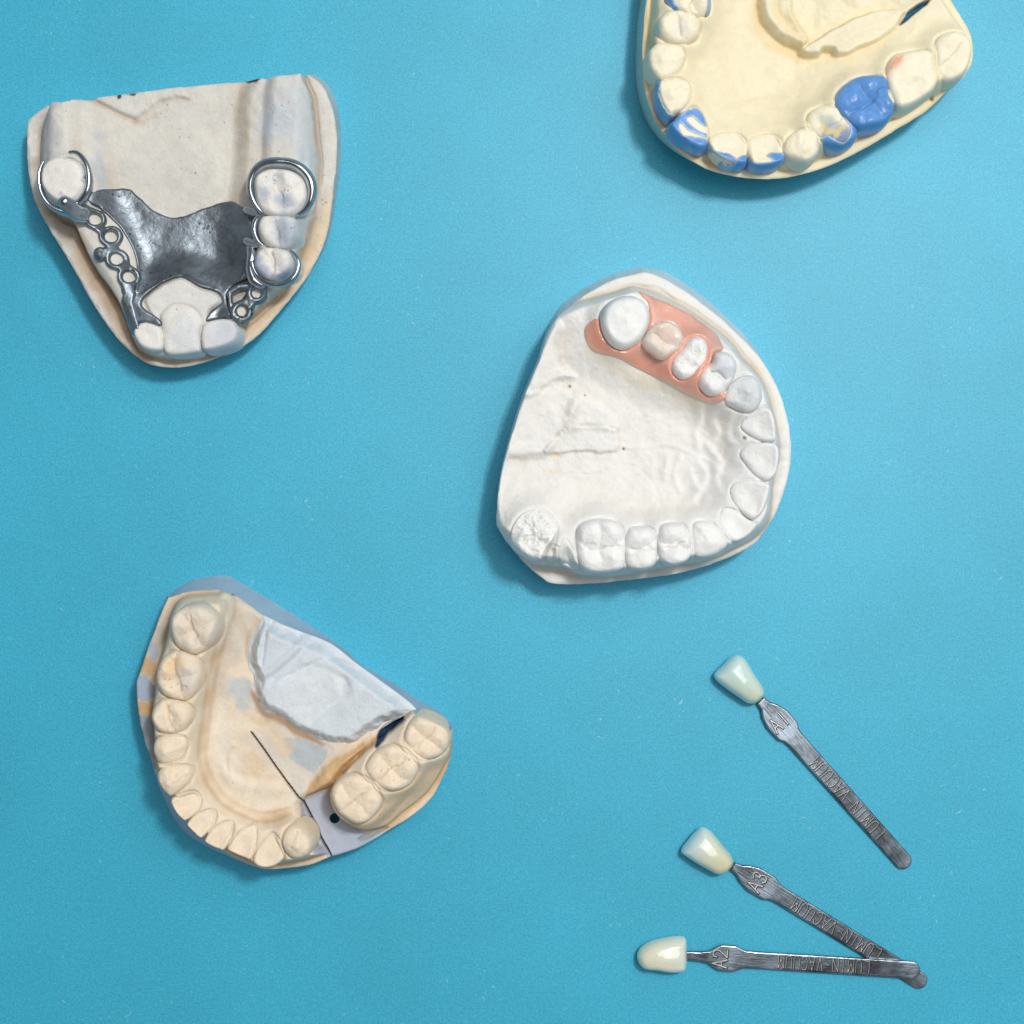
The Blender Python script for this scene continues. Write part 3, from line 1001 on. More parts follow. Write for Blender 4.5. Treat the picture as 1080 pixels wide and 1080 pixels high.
def C_h(x, y):
    g = sd(C_gum, x, y) + 2.0 * fbm(x, y, 34, 40, 3)
    mk = ss(8, -4, g)
    h = 54 + 1.0 * fbm(x, y, 40, 41, 3) + .5 * fbm(x, y, 9, 42, 3)
    h = h + 27 * ss(1, -12, g) - 1.6 * np.exp(-((g - 1.5) / 1.6) ** 2)
    p = sd(C_pal, x, y)
    h = h - (h - 66) * ss(10, -26, p)
    h = tooth_gum(h, C_teeth, x, y, 13, 10, 2.0, mk)
    w = lambda P, a, s=1.2: a * ss(s, -s, sd(P, x, y) + 2.6 * fbm(x, y, 14, 43, 4))
    h = h + w(C_a, 11, 6) + w(C_b, 8, 5) + w(C_c, 5.0, 1.6) + w(C_d, 6, 5)
    for k, q in enumerate(ru):
        h = h + ridge(x, y, q, 4.6, 2.4) + groove(x, y, q + [4.6, 0.5], 3, .9)
    h = h + ridge(x, y, raphe, 3, .9) + groove(x, y, raphe + [0, 2.5], 2.0, .5)
    h = h + groove(x, y, C_cr, 1.3, .7) + groove(x, y, C_cr2, 1.0, .6) + groove(x, y, C_cr3, 3.0, 1.5) + groove(x, y, C_vest, 1.5, 1.4)
    h = h + 2.0 * fbm(x, y, 26, 44, 5, .62) * ss(0, -10, g) + 2.4 * np.abs(fbm(x, y, 34, 47, 4, .5)) * ss(4, -14, p)
    h = h + 3.5 * np.abs(fbm(x, y, 20, 45, 3)) * ss(40, 0, sd(C_teeth[5].P, x, y)) * ss(-2, 6, sd(C_teeth[5].P, x, y))
    h = h - 1.2 * ss(-2, 0, sd(C_out, x, y) + 1.0 * fbm(x, y, 8, 49, 3))
    # two pinholes
    for c in (W([(838, 580)], 'c', 70)[0], W([(281, 408)], 'c', 70)[0], W([(456, 612)], 'c', 70)[0]):
        h = h - 3 * np.exp(-((x - c[0]) ** 2 + (y - c[1]) ** 2) / 1.4)
    return h


C_out = outline(C_pts, 'c', 55, 8, C_h, C_out)
C_rel = Relief(box_of(C_out, 4), C_h)
WHI = srgb(230, 230, 226)
hole = lambda x, y, r, v='c': W([(x - r, y - r), (x + r, y - r), (x + r, y + r), (x - r, y + r)], v, 68)
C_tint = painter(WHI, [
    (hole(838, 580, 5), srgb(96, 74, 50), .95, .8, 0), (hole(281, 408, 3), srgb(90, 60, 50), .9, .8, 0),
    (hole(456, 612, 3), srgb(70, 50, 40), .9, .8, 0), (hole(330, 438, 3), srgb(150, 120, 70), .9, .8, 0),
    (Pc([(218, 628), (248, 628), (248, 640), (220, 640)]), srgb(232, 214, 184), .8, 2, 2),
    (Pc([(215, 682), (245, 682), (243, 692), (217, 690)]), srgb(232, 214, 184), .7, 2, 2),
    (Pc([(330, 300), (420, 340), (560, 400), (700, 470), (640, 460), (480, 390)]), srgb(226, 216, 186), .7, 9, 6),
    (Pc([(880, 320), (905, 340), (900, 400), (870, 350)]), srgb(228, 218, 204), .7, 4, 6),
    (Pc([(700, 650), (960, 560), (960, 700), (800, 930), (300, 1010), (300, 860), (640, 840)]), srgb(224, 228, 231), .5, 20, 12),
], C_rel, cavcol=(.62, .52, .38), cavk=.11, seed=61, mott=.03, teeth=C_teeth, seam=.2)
castC = empty('dental_cast', 680, 455, 'white plaster dental cast with a pink acrylic partial denture seated on it', 'dental cast', G_CAST)
cast_body('cast_base', C_out, [], C_rel, C_tint, M_WHITE, castC,
          [((46, 790), (43, 785)), ((80, 610), (74, 606)), ((120, 480), (112, 474)), ((182, 325), (174, 318)), ((216, 225), (208, 215)),
           ((262, 160), (246, 148)), ((330, 112), (322, 94)), ((420, 63), (414, 46)), ((500, 43), (496, 23)), ((535, 39), (540, 23)),
           ((580, 56), (592, 36)), ((650, 96), (662, 78)), ((720, 146), (732, 130)), ((785, 200), (794, 186)), ((850, 262), (858, 250)),
           ((908, 328), (908, 324)), ((980, 480), (974, 482)), ((1000, 640), (992, 640)), ((935, 850), (928, 845)), ((800, 964), (795, 955)),
           ((480, 1038), (480, 1028)), ((230, 1050), (232, 1040)), ((130, 980), (140, 972)), ((50, 875), (58, 868))], 'c', 54,
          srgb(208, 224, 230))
C_tt = painter(srgb(235, 237, 236), [
    (Pc([(800, 380), (890, 375), (905, 470), (850, 490)], 106), srgb(198, 206, 212), .6, 10, 6),
    (Pc([(890, 510), (980, 500), (1005, 600), (900, 640)], 110, 'c5'), srgb(196, 204, 218), .6, 8, 8),
    (Pc([(260, 200), (330, 170), (400, 165), (300, 220), (260, 280)], 112, 'c5'), srgb(190, 200, 208), .6, 8, 8),  # shadow on the blank molar's upper left, painted in grey
], None, seed=63, mott=.03)
for t in C_teeth:
    t.build(C_rel, M_WHITE, castC, C_tt)

# pink acrylic partial with one porcelain molar
acr = empty('acrylic_partial_denture', 700, 370, 'pink acrylic partial denture with one translucent ceramic molar, seated on the white cast',
            'partial denture')
P_ac = smooth(W([(450, 152), (470, 147), (520, 165), (560, 182), (640, 203), (700, 240), (790, 272), (860, 330), (905, 395), (926, 455),
                 (925, 485), (880, 510), (858, 540), (850, 600), (870, 680), (930, 740), (925, 775), (870, 792), (800, 770), (700, 722),
                 (560, 645), (430, 580), (330, 530), (210, 495), (165, 455), (142, 390), (150, 345), (195, 310), (235, 322), (250, 390),
                 (300, 440), (400, 440), (480, 380), (505, 300), (500, 220), (470, 185)], 'c5', 84), 4)
f_ac = lambda x, y: sd(P_ac, x, y)
C_soft = bl_rel(C_rel, 3)


def z_ac(x, y):
    z = smax(C_soft.z(x, y), C_rel.z(x, y), 2) + rim_round(f_ac(x, y), 5.0, 6.0)
    d = sd(T2.P, x, y)
    z = z + 4.5 * np.exp(-(np.maximum(d, 0) / 7.0) ** 2)
    for t in (C_teeth[1], C_teeth[2]):
        d = t.f(x, y)
        z = z + 2 * np.exp(-(np.maximum(d, 0) / 5.0) ** 2) - 1.5 * np.exp(-(d / 1.2) ** 2)
    return z + .35 * fbm(x, y, 12, 81, 3)


T2 = Tooth([(465, 432), (488, 385), (530, 332), (578, 308), (632, 310), (682, 340), (713, 390), (711, 432), (682, 482), (640, 512),
            (600, 540), (560, 532), (520, 502), (478, 470)], 'c5', 'molar', 114, 35, 9, .95, 51, name='ceramic_molar')
ac_t = painter(srgb(233, 178, 160), [
    (Pc([(150, 350), (210, 320), (240, 400), (300, 470), (560, 560), (780, 690), (900, 780), (700, 715), (430, 575), (200, 480)], 84, 'c5'),
     srgb(220, 142, 116), .6, 10, 6),
    (Pc([(150, 420), (220, 492), (430, 572), (700, 715), (860, 790), (700, 735), (400, 590), (200, 505)], 84, 'c5'), srgb(240, 200, 160), .75, 3, 2),
    (Pc([(400, 460), (490, 400), (520, 500), (660, 540), (640, 580), (480, 520)], 84, 'c5'), srgb(236, 186, 168), .6, 5, 6),
    (Pc([(500, 250), (560, 290), (520, 350)], 84, 'c5'), srgb(236, 190, 174), .6, 6, 6)], None, seed=71, mott=.12)
sheet('acrylic_base', f_ac, z_ac, box_of(P_ac), 0.8, M_ACRYL, acr, ac_t, levels=(drop(1.5, -.1), drop(8, 1)))
pt = painter(srgb(236, 222, 212), [(Pc([(540, 360), (620, 350), (640, 400), (600, 450), (550, 440)], 112, 'c5'), srgb(230, 208, 184), .45, 8, 5),
                                   (Pc([(470, 440), (500, 400), (600, 540), (560, 530)], 112, 'c5'), srgb(236, 232, 224), .7, 8, 5)], None, seed=72)
T2.dirt = .1
T2.build(C_soft, M_PORC, acr, pt)
# =================================================================== CAST B : tan and grey sectioned cast
B_pts = [(42, 372), (52, 330), (100, 195), (138, 100), (150, 90), (200, 75), (285, 69), (318, 76), (350, 84), (400, 118), (450, 154),
                  (560, 200), (650, 236), (720, 290), (762, 320), (850, 384), (925, 444), (985, 472), (1036, 502), (1038, 530),
                  (1034, 600), (1010, 660), (970, 730), (900, 790), (830, 830), (750, 880), (652, 912), (590, 935), (500, 948),
                  (430, 945), (330, 900), (262, 858), (215, 815), (180, 765), (150, 720), (112, 665), (76, 570), (52, 470)]
B_out = outline(B_pts, 'b', 52, 6)
B_gum = smooth(W([(140, 150), (180, 95), (285, 78), (335, 85), (345, 130), (322, 200), (292, 300), (272, 420), (255, 520), (255, 620),
                  (292, 700), (360, 755), (450, 785), (535, 765), (575, 800), (640, 898), (590, 925), (500, 942), (420, 942), (330, 898),
                  (262, 852), (205, 790), (150, 710), (106, 640), (92, 560), (82, 460), (95, 360), (112, 280), (132, 200)], 'b', 70), 4)
B_blk = smooth(W([(655, 695), (700, 635), (770, 565), (830, 518), (880, 475), (922, 446), (1000, 475), (1040, 505), (1040, 560), (1020, 625),
                  (960, 720), (880, 785), (830, 825), (760, 830), (705, 800), (665, 755)], 'b', 75), 4)
B_lump = smooth(W([(438, 150), (462, 160), (500, 178), (560, 202), (650, 238), (720, 291), (762, 322), (850, 386), (925, 447), (890, 468),
                   (850, 488), (800, 520), (760, 545), (710, 570), (640, 558), (600, 545), (540, 520), (490, 480), (440, 463), (418, 425),
                   (405, 390), (410, 345), (392, 310), (390, 270), (400, 230), (425, 180)], 'b', 74), 3)
B_fold = smooth(W([(560, 745), (590, 690), (640, 620), (700, 585), (790, 535), (830, 500), (830, 530), (770, 575), (700, 640), (655, 697)], 'b', 66), 4)
B_sad = smooth(W([(560, 748), (655, 697), (668, 755), (705, 800), (770, 838), (825, 838), (750, 882), (650, 914)], 'b', 60), 3)
B_cut = W([(405, 518), (480, 625), (560, 735), (610, 830), (652, 918)], 'b', 66)
B_pin = W([(668, 791)], 'b', 55)[0]
B_hole = smooth(W([(802, 548), (812, 512), (845, 485), (896, 467), (870, 492), (838, 520), (812, 550)], 'b', 62), 3)
B_hole2 = W([(328, 62), (350, 70), (356, 78), (348, 84)], 'b', 50)
B_teeth = [
    Tooth([(148, 190), (155, 148), (190, 116), (240, 106), (285, 125), (306, 165), (301, 210), (277, 247), (236, 271), (200, 263),
           (163, 235)], 'b', 'molar', 108, 70, 10, .8, 101, name='molar_tooth'),
    Tooth([(102, 345), (112, 300), (142, 264), (190, 255), (236, 275), (252, 320), (244, 370), (216, 410), (180, 415), (135, 400),
           (111, 375)], 'b', 'molar', 106, 80, 10, .75, 102, name='molar_tooth'),
    Tooth([(90, 460), (105, 425), (140, 406), (185, 412), (219, 435), (221, 475), (196, 510), (160, 520), (120, 514), (98, 490)],
          'b', 'premolar', 104, 80, 9, .75, 103, name='premolar_tooth'),
    Tooth([(92, 570), (105, 537), (140, 521), (190, 524), (207, 552), (196, 590), (165, 615), (135, 618), (106, 602)], 'b', 'canine', 102, 75, 10, .8, 104,
          name='premolar_tooth'),
    Tooth([(105, 660), (118, 632), (160, 616), (210, 620), (222, 650), (202, 685), (167, 711), (148, 718), (122, 697)], 'b', 'canine', 101, 62, 9, 1, 105,
          name='canine_tooth'),
    Tooth([(150, 728), (172, 713), (220, 700), (245, 720), (240, 760), (207, 795), (186, 790), (162, 762)], 'b', 'incisor', 97, 50, 4, .7, 106, name='incisor_tooth'),
    Tooth([(201, 800), (244, 769), (290, 762), (292, 800), (270, 830), (252, 852), (226, 836)], 'b', 'incisor', 96, 42, 4, .7, 107, name='incisor_tooth'),
    Tooth([(258, 850), (297, 812), (343, 797), (348, 830), (326, 885), (302, 886), (268, 870)], 'b', 'incisor', 96, 30, 4, .7, 108, name='incisor_tooth'),
    Tooth([(332, 875), (368, 832), (413, 808), (422, 850), (412, 912), (382, 910), (342, 892)], 'b', 'incisor', 96, 22, 4, .7, 109, name='incisor_tooth'),
    Tooth([(414, 908), (438, 862), (473, 835), (508, 868), (512, 910), (482, 941), (442, 945), (417, 930)], 'b', 'incisor', 98, 8, 5, .6, 110, name='incisor_tooth'),
    Tooth([(503, 862), (515, 822), (549, 802), (580, 815), (605, 850), (605, 885), (582, 908), (550, 917), (520, 900)], 'b', 'canine', 102, 15, 9, .9, 111,
          name='canine_tooth'),
    Tooth([(658, 722), (665, 682), (700, 652), (750, 645), (795, 670), (820, 715), (816, 755), (782, 795), (742, 808), (705, 790),
           (678, 765)], 'b', 'molar', 104, -40, 9, .6, 112, name='molar_tooth'),
    Tooth([(765, 625), (790, 582), (840, 553), (888, 562), (927, 592), (935, 632), (912, 680), (862, 702), (812, 690), (780, 660)], 'b', 'molar', 104, -40, 9,
          .75, 113, name='molar_tooth'),
    Tooth([(888, 540), (896, 500), (920, 467), (948, 460), (1000, 482), (1030, 512), (1030, 560), (1000, 594), (950, 602), (910, 580)], 'b', 'molar', 103, -40, 9,
          .6, 114, name='molar_tooth')]
B_f1 = smooth(W([(330, 640), (350, 670), (420, 690), (500, 700)], 'b', 66), 4, False)
B_f2 = smooth(W([(250, 600), (262, 680), (320, 735), (400, 765), (520, 745)], 'b', 70), 4, False)
B_f3 = smooth(W([(330, 640), (325, 600), (345, 570)], 'b', 66), 4, False)
B_blkr = W([(735, 725), (850, 625), (960, 525), (1000, 500)], 'b', 84)
B_step = smooth(W([(345, 85), (440, 150), (400, 230), (385, 290), (370, 240), (340, 150)], 'b', 66), 4)
B_nick = smooth(W([(735, 862), (760, 842), (800, 825), (838, 818), (820, 836), (760, 862)], 'b', 55), 3)


def B_h(x, y):
    g = sd(B_gum, x, y) + 1.6 * fbm(x, y, 34, 90, 3)
    mk = ss(8, -4, np.minimum(g, sd(B_blk, x, y)))
    h = 50 + 1.5 * fbm(x, y, 40, 91, 3) + .8 * fbm(x, y, 10, 92, 3)
    inner = smooth(W([(300, 75), (360, 90), (460, 150), (900, 440), (880, 480), (700, 640), (650, 700), (560, 748), (620, 850), (500, 860),
                      (300, 800), (200, 650), (200, 300)], 'b', 66), 4)
    h = h + 14 * ss(3, -8, sd(inner, x, y)) + 2 * fbm(x, y, 60, 93, 2)
    h = smax(h, 50 + 31 * ss(2, -11, g), 4) - 1.5 * np.exp(-((g - 2) / 1.6) ** 2)
    h = h - 5 * ss(2, -8, sd(B_step, x, y))
    b = sd(B_blk, x, y)
    r = sd(B_blkr, x, y, False)
    h = smax(h, (86 - 34 * (np.maximum(r - 15, 0) / 34.0) ** 1.5) * ss(1, -2, b), 3)
    h = h + 7 * ss(2, -8, sd(B_fold, x, y)) + 2.5 * fbm(x, y, 16, 94, 3) * ss(4, -4, sd(B_fold, x, y))
    s = sd(B_sad, x, y)
    h = h - (h - 51) * ss(1.2, -.8, s) * (b > -1)
    h = tooth_gum(h, B_teeth, x, y, 11, 9, 2.0, mk)
    h = h + ridge(x, y, B_f1, 8, 3) + groove(x, y, B_f1 - [0, 9], 4, 1.5) + ridge(x, y, B_f2, 7, 3) + groove(x, y, B_f3, 2, 1.5)
    h = h + 1.2 * fbm(x, y, 20, 95, 5, .6) * ss(0, -10, g)
    rim = smooth(W([(960, 595), (935, 650), (880, 715), (820, 775), (770, 822)], 'b', 74), 4, False)
    h = h + ridge(x, y, rim, 4.0, 2.0) + groove(x, y, rim + [4, 4], 3, 1.2)
    h = h - (h - 42) * np.exp(-(sd(B_cut, x, y, False) / .75) ** 4)
    h = h - 4 * ss(1, -2, sd(B_nick, x, y))
    h = h - 13 * ss(1, -1.5, sd(B_hole, x, y)) - 8 * ss(.5, -1, sd(B_hole2, x, y))
    h = h - 1.0 * ss(-1.6, 0, sd(B_out, x, y) + .8 * fbm(x, y, 8, 99, 3))
    return h


B_out = outline(B_pts, 'b', 52, 6, B_h, B_out)
B_rel = Relief(box_of(B_out, 4), B_h)
TAN = srgb(238, 223, 200)
GRY = srgb(190, 203, 217)
Pb = lambda pts, z=62, v='b', n=4: smooth(W(pts, v, z), n)
sq = lambda x, y, r, z=50: W([(x - r, y - r), (x + r, y - r), (x + r, y + r), (x - r, y + r)], 'b', z)
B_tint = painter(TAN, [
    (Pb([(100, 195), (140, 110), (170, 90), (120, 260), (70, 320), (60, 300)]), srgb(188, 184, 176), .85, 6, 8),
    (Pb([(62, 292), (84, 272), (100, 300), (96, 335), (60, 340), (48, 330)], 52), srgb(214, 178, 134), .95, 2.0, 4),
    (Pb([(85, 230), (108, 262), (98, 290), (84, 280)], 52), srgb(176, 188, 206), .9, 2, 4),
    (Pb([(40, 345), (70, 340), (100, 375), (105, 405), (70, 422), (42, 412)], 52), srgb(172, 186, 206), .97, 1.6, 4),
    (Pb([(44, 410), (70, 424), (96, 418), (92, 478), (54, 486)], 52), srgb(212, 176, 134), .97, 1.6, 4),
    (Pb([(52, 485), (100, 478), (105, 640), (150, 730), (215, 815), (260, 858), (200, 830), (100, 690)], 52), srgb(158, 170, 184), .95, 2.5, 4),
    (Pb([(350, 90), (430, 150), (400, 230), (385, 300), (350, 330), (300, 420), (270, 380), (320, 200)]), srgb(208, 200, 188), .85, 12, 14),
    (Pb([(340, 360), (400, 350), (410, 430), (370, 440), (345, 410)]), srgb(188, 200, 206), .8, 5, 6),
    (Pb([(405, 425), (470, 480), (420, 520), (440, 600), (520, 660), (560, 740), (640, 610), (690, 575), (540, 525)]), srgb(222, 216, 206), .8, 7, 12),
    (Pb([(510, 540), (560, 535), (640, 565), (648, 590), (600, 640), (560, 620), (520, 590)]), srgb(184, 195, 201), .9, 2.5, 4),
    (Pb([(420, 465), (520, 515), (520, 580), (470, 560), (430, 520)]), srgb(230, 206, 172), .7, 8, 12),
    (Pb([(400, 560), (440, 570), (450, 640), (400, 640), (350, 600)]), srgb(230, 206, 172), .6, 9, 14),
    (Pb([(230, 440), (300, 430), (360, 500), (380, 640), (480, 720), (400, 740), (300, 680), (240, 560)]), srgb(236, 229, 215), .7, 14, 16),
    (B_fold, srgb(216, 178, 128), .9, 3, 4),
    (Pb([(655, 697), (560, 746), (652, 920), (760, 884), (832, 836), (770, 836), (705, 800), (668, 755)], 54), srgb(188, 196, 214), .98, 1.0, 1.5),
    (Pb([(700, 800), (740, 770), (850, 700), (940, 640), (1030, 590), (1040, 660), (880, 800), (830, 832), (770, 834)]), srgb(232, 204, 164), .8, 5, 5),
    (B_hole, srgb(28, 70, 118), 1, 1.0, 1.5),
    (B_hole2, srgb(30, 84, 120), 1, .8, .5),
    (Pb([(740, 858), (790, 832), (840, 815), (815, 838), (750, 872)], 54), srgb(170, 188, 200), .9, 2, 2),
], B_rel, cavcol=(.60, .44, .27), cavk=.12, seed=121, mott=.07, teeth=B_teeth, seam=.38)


def B_tint2(x, y, z):
    c = B_tint(x, y, z)
    w = np.exp(-(sd(B_cut, x, y, False) / .9) ** 4) * .85
    c = c * (1 - w[:, None]) + srgb(40, 32, 28) * w[:, None]
    # brown stroke hugging the lower-left foot of the lump
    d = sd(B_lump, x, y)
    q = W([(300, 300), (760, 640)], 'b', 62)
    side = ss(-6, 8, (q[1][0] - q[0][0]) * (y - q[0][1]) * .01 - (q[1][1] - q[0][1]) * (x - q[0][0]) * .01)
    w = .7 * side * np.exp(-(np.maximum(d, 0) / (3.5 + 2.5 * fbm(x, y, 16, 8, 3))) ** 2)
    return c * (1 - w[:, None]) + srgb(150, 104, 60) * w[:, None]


castB = empty('dental_cast', 310, 760, 'tan and grey sectioned dental cast with a saw cut and pale plaster lump', 'dental cast', G_CAST)
B_pinh = np.array([B_pin + 5.6 * np.array([math.cos(a), math.sin(a)]) for a in np.linspace(0, 2 * math.pi, 25)[:-1]])
cast_body('cast_base', B_out, [B_pinh], B_rel, B_tint2, M_TAN, castB,
          [((42, 372), (46, 372)), ((100, 195), (102, 190)), ((150, 90), (146, 84)), ((175, 82), (170, 64)), ((225, 73), (225, 34)),
           ((285, 69), (300, 21)), ((318, 76), (335, 26)), ((350, 84), (400, 64)), ((450, 154), (540, 148)), ((560, 200), (610, 192)),
           ((650, 236), (690, 246)), ((720, 290), (752, 302)), ((850, 384), (868, 370)), ((925, 444), (950, 424)), ((985, 472), (1002, 455)),
           ((1036, 502), (1032, 490)), ((1034, 600), (1026, 600)), ((970, 730), (962, 724)), ((830, 830), (824, 822)), ((652, 912), (650, 904)),
           ((500, 948), (500, 940)), ((430, 945), (424, 945)), ((330, 900), (318, 905)), ((262, 858), (240, 868)), ((215, 815), (186, 826)),
           ((180, 765), (158, 790)), ((150, 720), (130, 735)), ((112, 665), (104, 668)), ((76, 570), (80, 568))], 'b', 50,
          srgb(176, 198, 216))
B_tt = painter(srgb(241, 225, 200), [
    (Pb([(140, 120), (300, 120), (300, 260), (150, 260)], 104), srgb(226, 216, 202), .7, 12, 10),
    (Pb([(150, 290), (180, 280), (200, 330), (150, 340)], 104), srgb(236, 200, 148), .8, 8, 8),
    (Pb([(170, 320), (220, 310), (220, 370), (180, 370)], 104), srgb(222, 216, 208), .8, 8, 8),
], None, seed=123, mott=.05)
for t in B_teeth:
    t.build(B_rel, M_TAN, castB, B_tt)
f_lump = lambda x, y: sd(B_lump, x, y)
L1 = smooth(W([(480, 460), (520, 330), (600, 300), (700, 340), (720, 400), (650, 440), (560, 520)], 'b', 76), 4)
L2 = smooth(W([(570, 225), (540, 260), (470, 320), (430, 340)], 'b', 76), 4, False)
L3 = smooth(W([(480, 350), (540, 330), (620, 290), (680, 285), (700, 310)], 'b', 76), 4, False)
L4 = smooth(W([(700, 350), (690, 400), (640, 450), (600, 480)], 'b', 76), 4, False)
L5 = smooth(W([(452, 165), (440, 200), (432, 250), (425, 300)], 'b', 76), 4, False)


def z_lump(x, y):
    d = f_lump(x, y)
    back = sd(smooth(W([(462, 160), (650, 238), (850, 386), (925, 447)], 'b', 74), 4, False), x, y, False)
    e = np.where(back < 14, ss(0, 14, back), 1)
    z = B_rel.z(x, y) * 0 + 63 + (18 * ss(0, -14, d + 3 * fbm(x, y, 12, 131, 4))) * (e * .5 + .5)
    z = z + 3.0 * fbm(x, y, 46, 132, 3) + ridge(x, y, L2, 4, 2.6) + groove(x, y, L2 + [3, 6], 4, 2.6) + groove(x, y, L3, 2.2, 1.4)
    z = z + groove(x, y, L4, 5, 2.2) + groove(x, y, L5 + [4, 0], 2.5, 3) + ridge(x, y, L5, 3, 2)
    z = z + 1.8 * fbm(x, y, 8, 133, 4, .7) * ss(-22, -4, d) * ss(8, 16, back) - 2.5 * ss(3, -3, sd(L1, x, y)) * .6
    return z + .3 * fbm(x, y, 5, 134, 3)


l_t = painter(srgb(216, 225, 232), [(L1, srgb(226, 232, 237), .7, 6, 6)], None, seed=141, mott=.04)
sheet('plaster_lump', f_lump, z_lump, box_of(B_lump), 0.8, plaster('grey_plaster', rough=.7, grain=.10, spot=.3, bump=.45), castB, l_t,
      levels=(drop(3, .3), drop(10, 1.0)))

# =================================================================== CAST D : cream cast with blue wax, cut off by the frame
D_pts = [(62, 0), (54, 80), (50, 180), (56, 260), (82, 345), (122, 410), (182, 470), (250, 508), (340, 530), (430, 536),
                  (520, 524), (620, 492), (720, 442), (820, 382), (900, 332), (970, 266), (1012, 230), (1037, 190), (1041, 140),
                  (1030, 92), (1000, 40), (970, -8), (940, -80), (870, -170), (740, -250), (560, -300), (380, -310), (220, -280),
                  (120, -210), (75, -110)]
D_out = outline(D_pts, 'd', 54, 6)
D_gum = smooth(W([(70, 0), (66, 80), (58, 160), (62, 225), (105, 320), (150, 385), (205, 430), (262, 468), (335, 488), (420, 495),
                  (520, 505), (610, 455), (720, 400), (800, 350), (880, 312), (980, 255), (1030, 200), (1038, 140), (1020, 70), (960, -20),
                  (880, -120), (740, -220), (560, -270), (380, -280), (220, -250), (130, -190), (85, -100)], 'd', 70), 4)
D_pal = smooth(W([(280, -260), (270, -100), (275, 60), (250, 180), (270, 280), (330, 350), (440, 360), (540, 300), (620, 230), (740, 160),
                  (820, 90), (900, 0), (860, -120), (740, -220), (500, -280)], 'd', 66), 4)
D_flap = smooth(W([(400, -20), (404, 40), (425, 85), (470, 122), (510, 140), (532, 160), (550, 165), (585, 163), (592, 150), (620, 150), (628, 163),
                   (660, 165), (720, 140), (762, 122), (810, 84), (835, 45), (870, 18), (900, -5), (880, -120), (700, -210), (480, -230),
                   (420, -140)], 'd', 72), 3)
D_lobe = smooth(W([(520, 150), (548, 166), (585, 163), (592, 151), (620, 151), (630, 163), (665, 165), (720, 141), (762, 123), (812, 84), (836, 46),
                   (850, 30), (800, 22), (740, 30), (680, 48), (620, 82), (575, 112), (540, 132)], 'd', 74), 3)
D_left = smooth(W([(398, -60), (400, 0), (405, 40), (425, 85), (470, 122), (505, 138), (535, 150), (556, 112), (530, 70), (505, 20), (495, -60)], 'd', 72), 3)
D_f1 = smooth(W([(470, -20), (480, 40), (520, 80), (560, 130)], 'd', 76), 4, False)
D_f2 = smooth(W([(530, 150), (600, 95), (680, 50), (760, 30), (810, 30)], 'd', 76), 4, False)
D_f3 = smooth(W([(440, 10), (452, 60), (490, 110), (530, 135)], 'd', 76), 4, False)
D_f4 = smooth(W([(500, -40), (560, 20), (600, 60), (590, 85)], 'd', 76), 4, False)
D_hole = smooth(W([(818, 78), (838, 52), (848, 34), (880, 14), (906, 2), (902, 14), (880, 30), (858, 48), (835, 68)], 'd', 66), 3)
D_teeth = [
    Tooth([(118, -10), (128, 18), (150, 36), (190, 53), (226, 56), (249, 40), (254, 0), (240, -42), (190, -60), (140, -48)], 'd', 'molar', 97, 80, 9, .8, 201,
          name='molar_tooth'),
    Tooth([(90, 90), (95, 60), (125, 38), (170, 35), (213, 55), (223, 90), (211, 120), (175, 138), (130, 135), (100, 117)], 'd', 'premolar', 97, 85, 9, .7,
          202, name='premolar_tooth'),
    Tooth([(58, 178), (65, 150), (95, 133), (140, 135), (170, 150), (178, 180), (162, 215), (130, 240), (96, 246), (65, 217)], 'd', 'canine', 96, 80, 9, .6, 203,
          name='premolar_tooth'),
    Tooth([(88, 262), (100, 246), (150, 239), (188, 250), (197, 280), (182, 320), (152, 345), (127, 356), (97, 312)], 'd', 'canine', 94, 66, 7, .6, 204,
          name='canine_tooth'),
    Tooth([(130, 372), (165, 345), (203, 322), (230, 338), (244, 385), (245, 440), (217, 451), (170, 426), (137, 400)], 'd', 'incisor', 92, 50, 6, .5, 205,
          name='incisor_tooth'),
    Tooth([(245, 435), (256, 411), (300, 399), (343, 402), (361, 430), (365, 480), (350, 500), (300, 495), (262, 468)], 'd', 'incisor', 91, 14, 5, .75, 206,
          name='incisor_tooth'),
    Tooth([(363, 460), (373, 421), (410, 403), (450, 405), (469, 438), (473, 480), (450, 500), (402, 506), (371, 493)], 'd', 'incisor', 91, -4, 5, .75, 207,
          name='incisor_tooth'),
    Tooth([(469, 445), (488, 407), (530, 388), (566, 400), (581, 435), (576, 472), (542, 498), (502, 491), (473, 472)], 'd', 'canine', 95, -20, 9, .8, 208,
          name='canine_tooth'),
    Tooth([(537, 372), (549, 337), (590, 320), (632, 324), (662, 350), (691, 392), (690, 422), (650, 446), (610, 446), (578, 425), (548, 402)], 'd',
          'premolar', 94, -35, 9, .6, 209, name='premolar_tooth'),
    Tooth([(776, 232), (780, 200), (802, 165), (840, 154), (890, 150), (917, 166), (921, 200), (931, 240), (925, 275), (890, 305), (842, 331), (812, 331),
           (796, 300), (782, 270)], 'd', 'blank', 97, -40, 7, 1.5, 211, name='molar_tooth'),
    Tooth([(918, 152), (930, 117), (960, 100), (1000, 99), (1029, 122), (1036, 160), (1026, 210), (1000, 243), (960, 255), (936, 236), (921, 200)], 'd',
          'molar', 92, -50, 8, .5, 212, name='molar_tooth')]
D_wax = Tooth([(625, 312), (638, 270), (680, 236), (722, 226), (770, 231), (783, 260), (786, 290), (803, 325), (799, 356), (766, 382), (702, 395),
               (672, 380), (640, 350)], 'd', 'molar', 99, -35, 8, .75, 210, name='wax_crown')


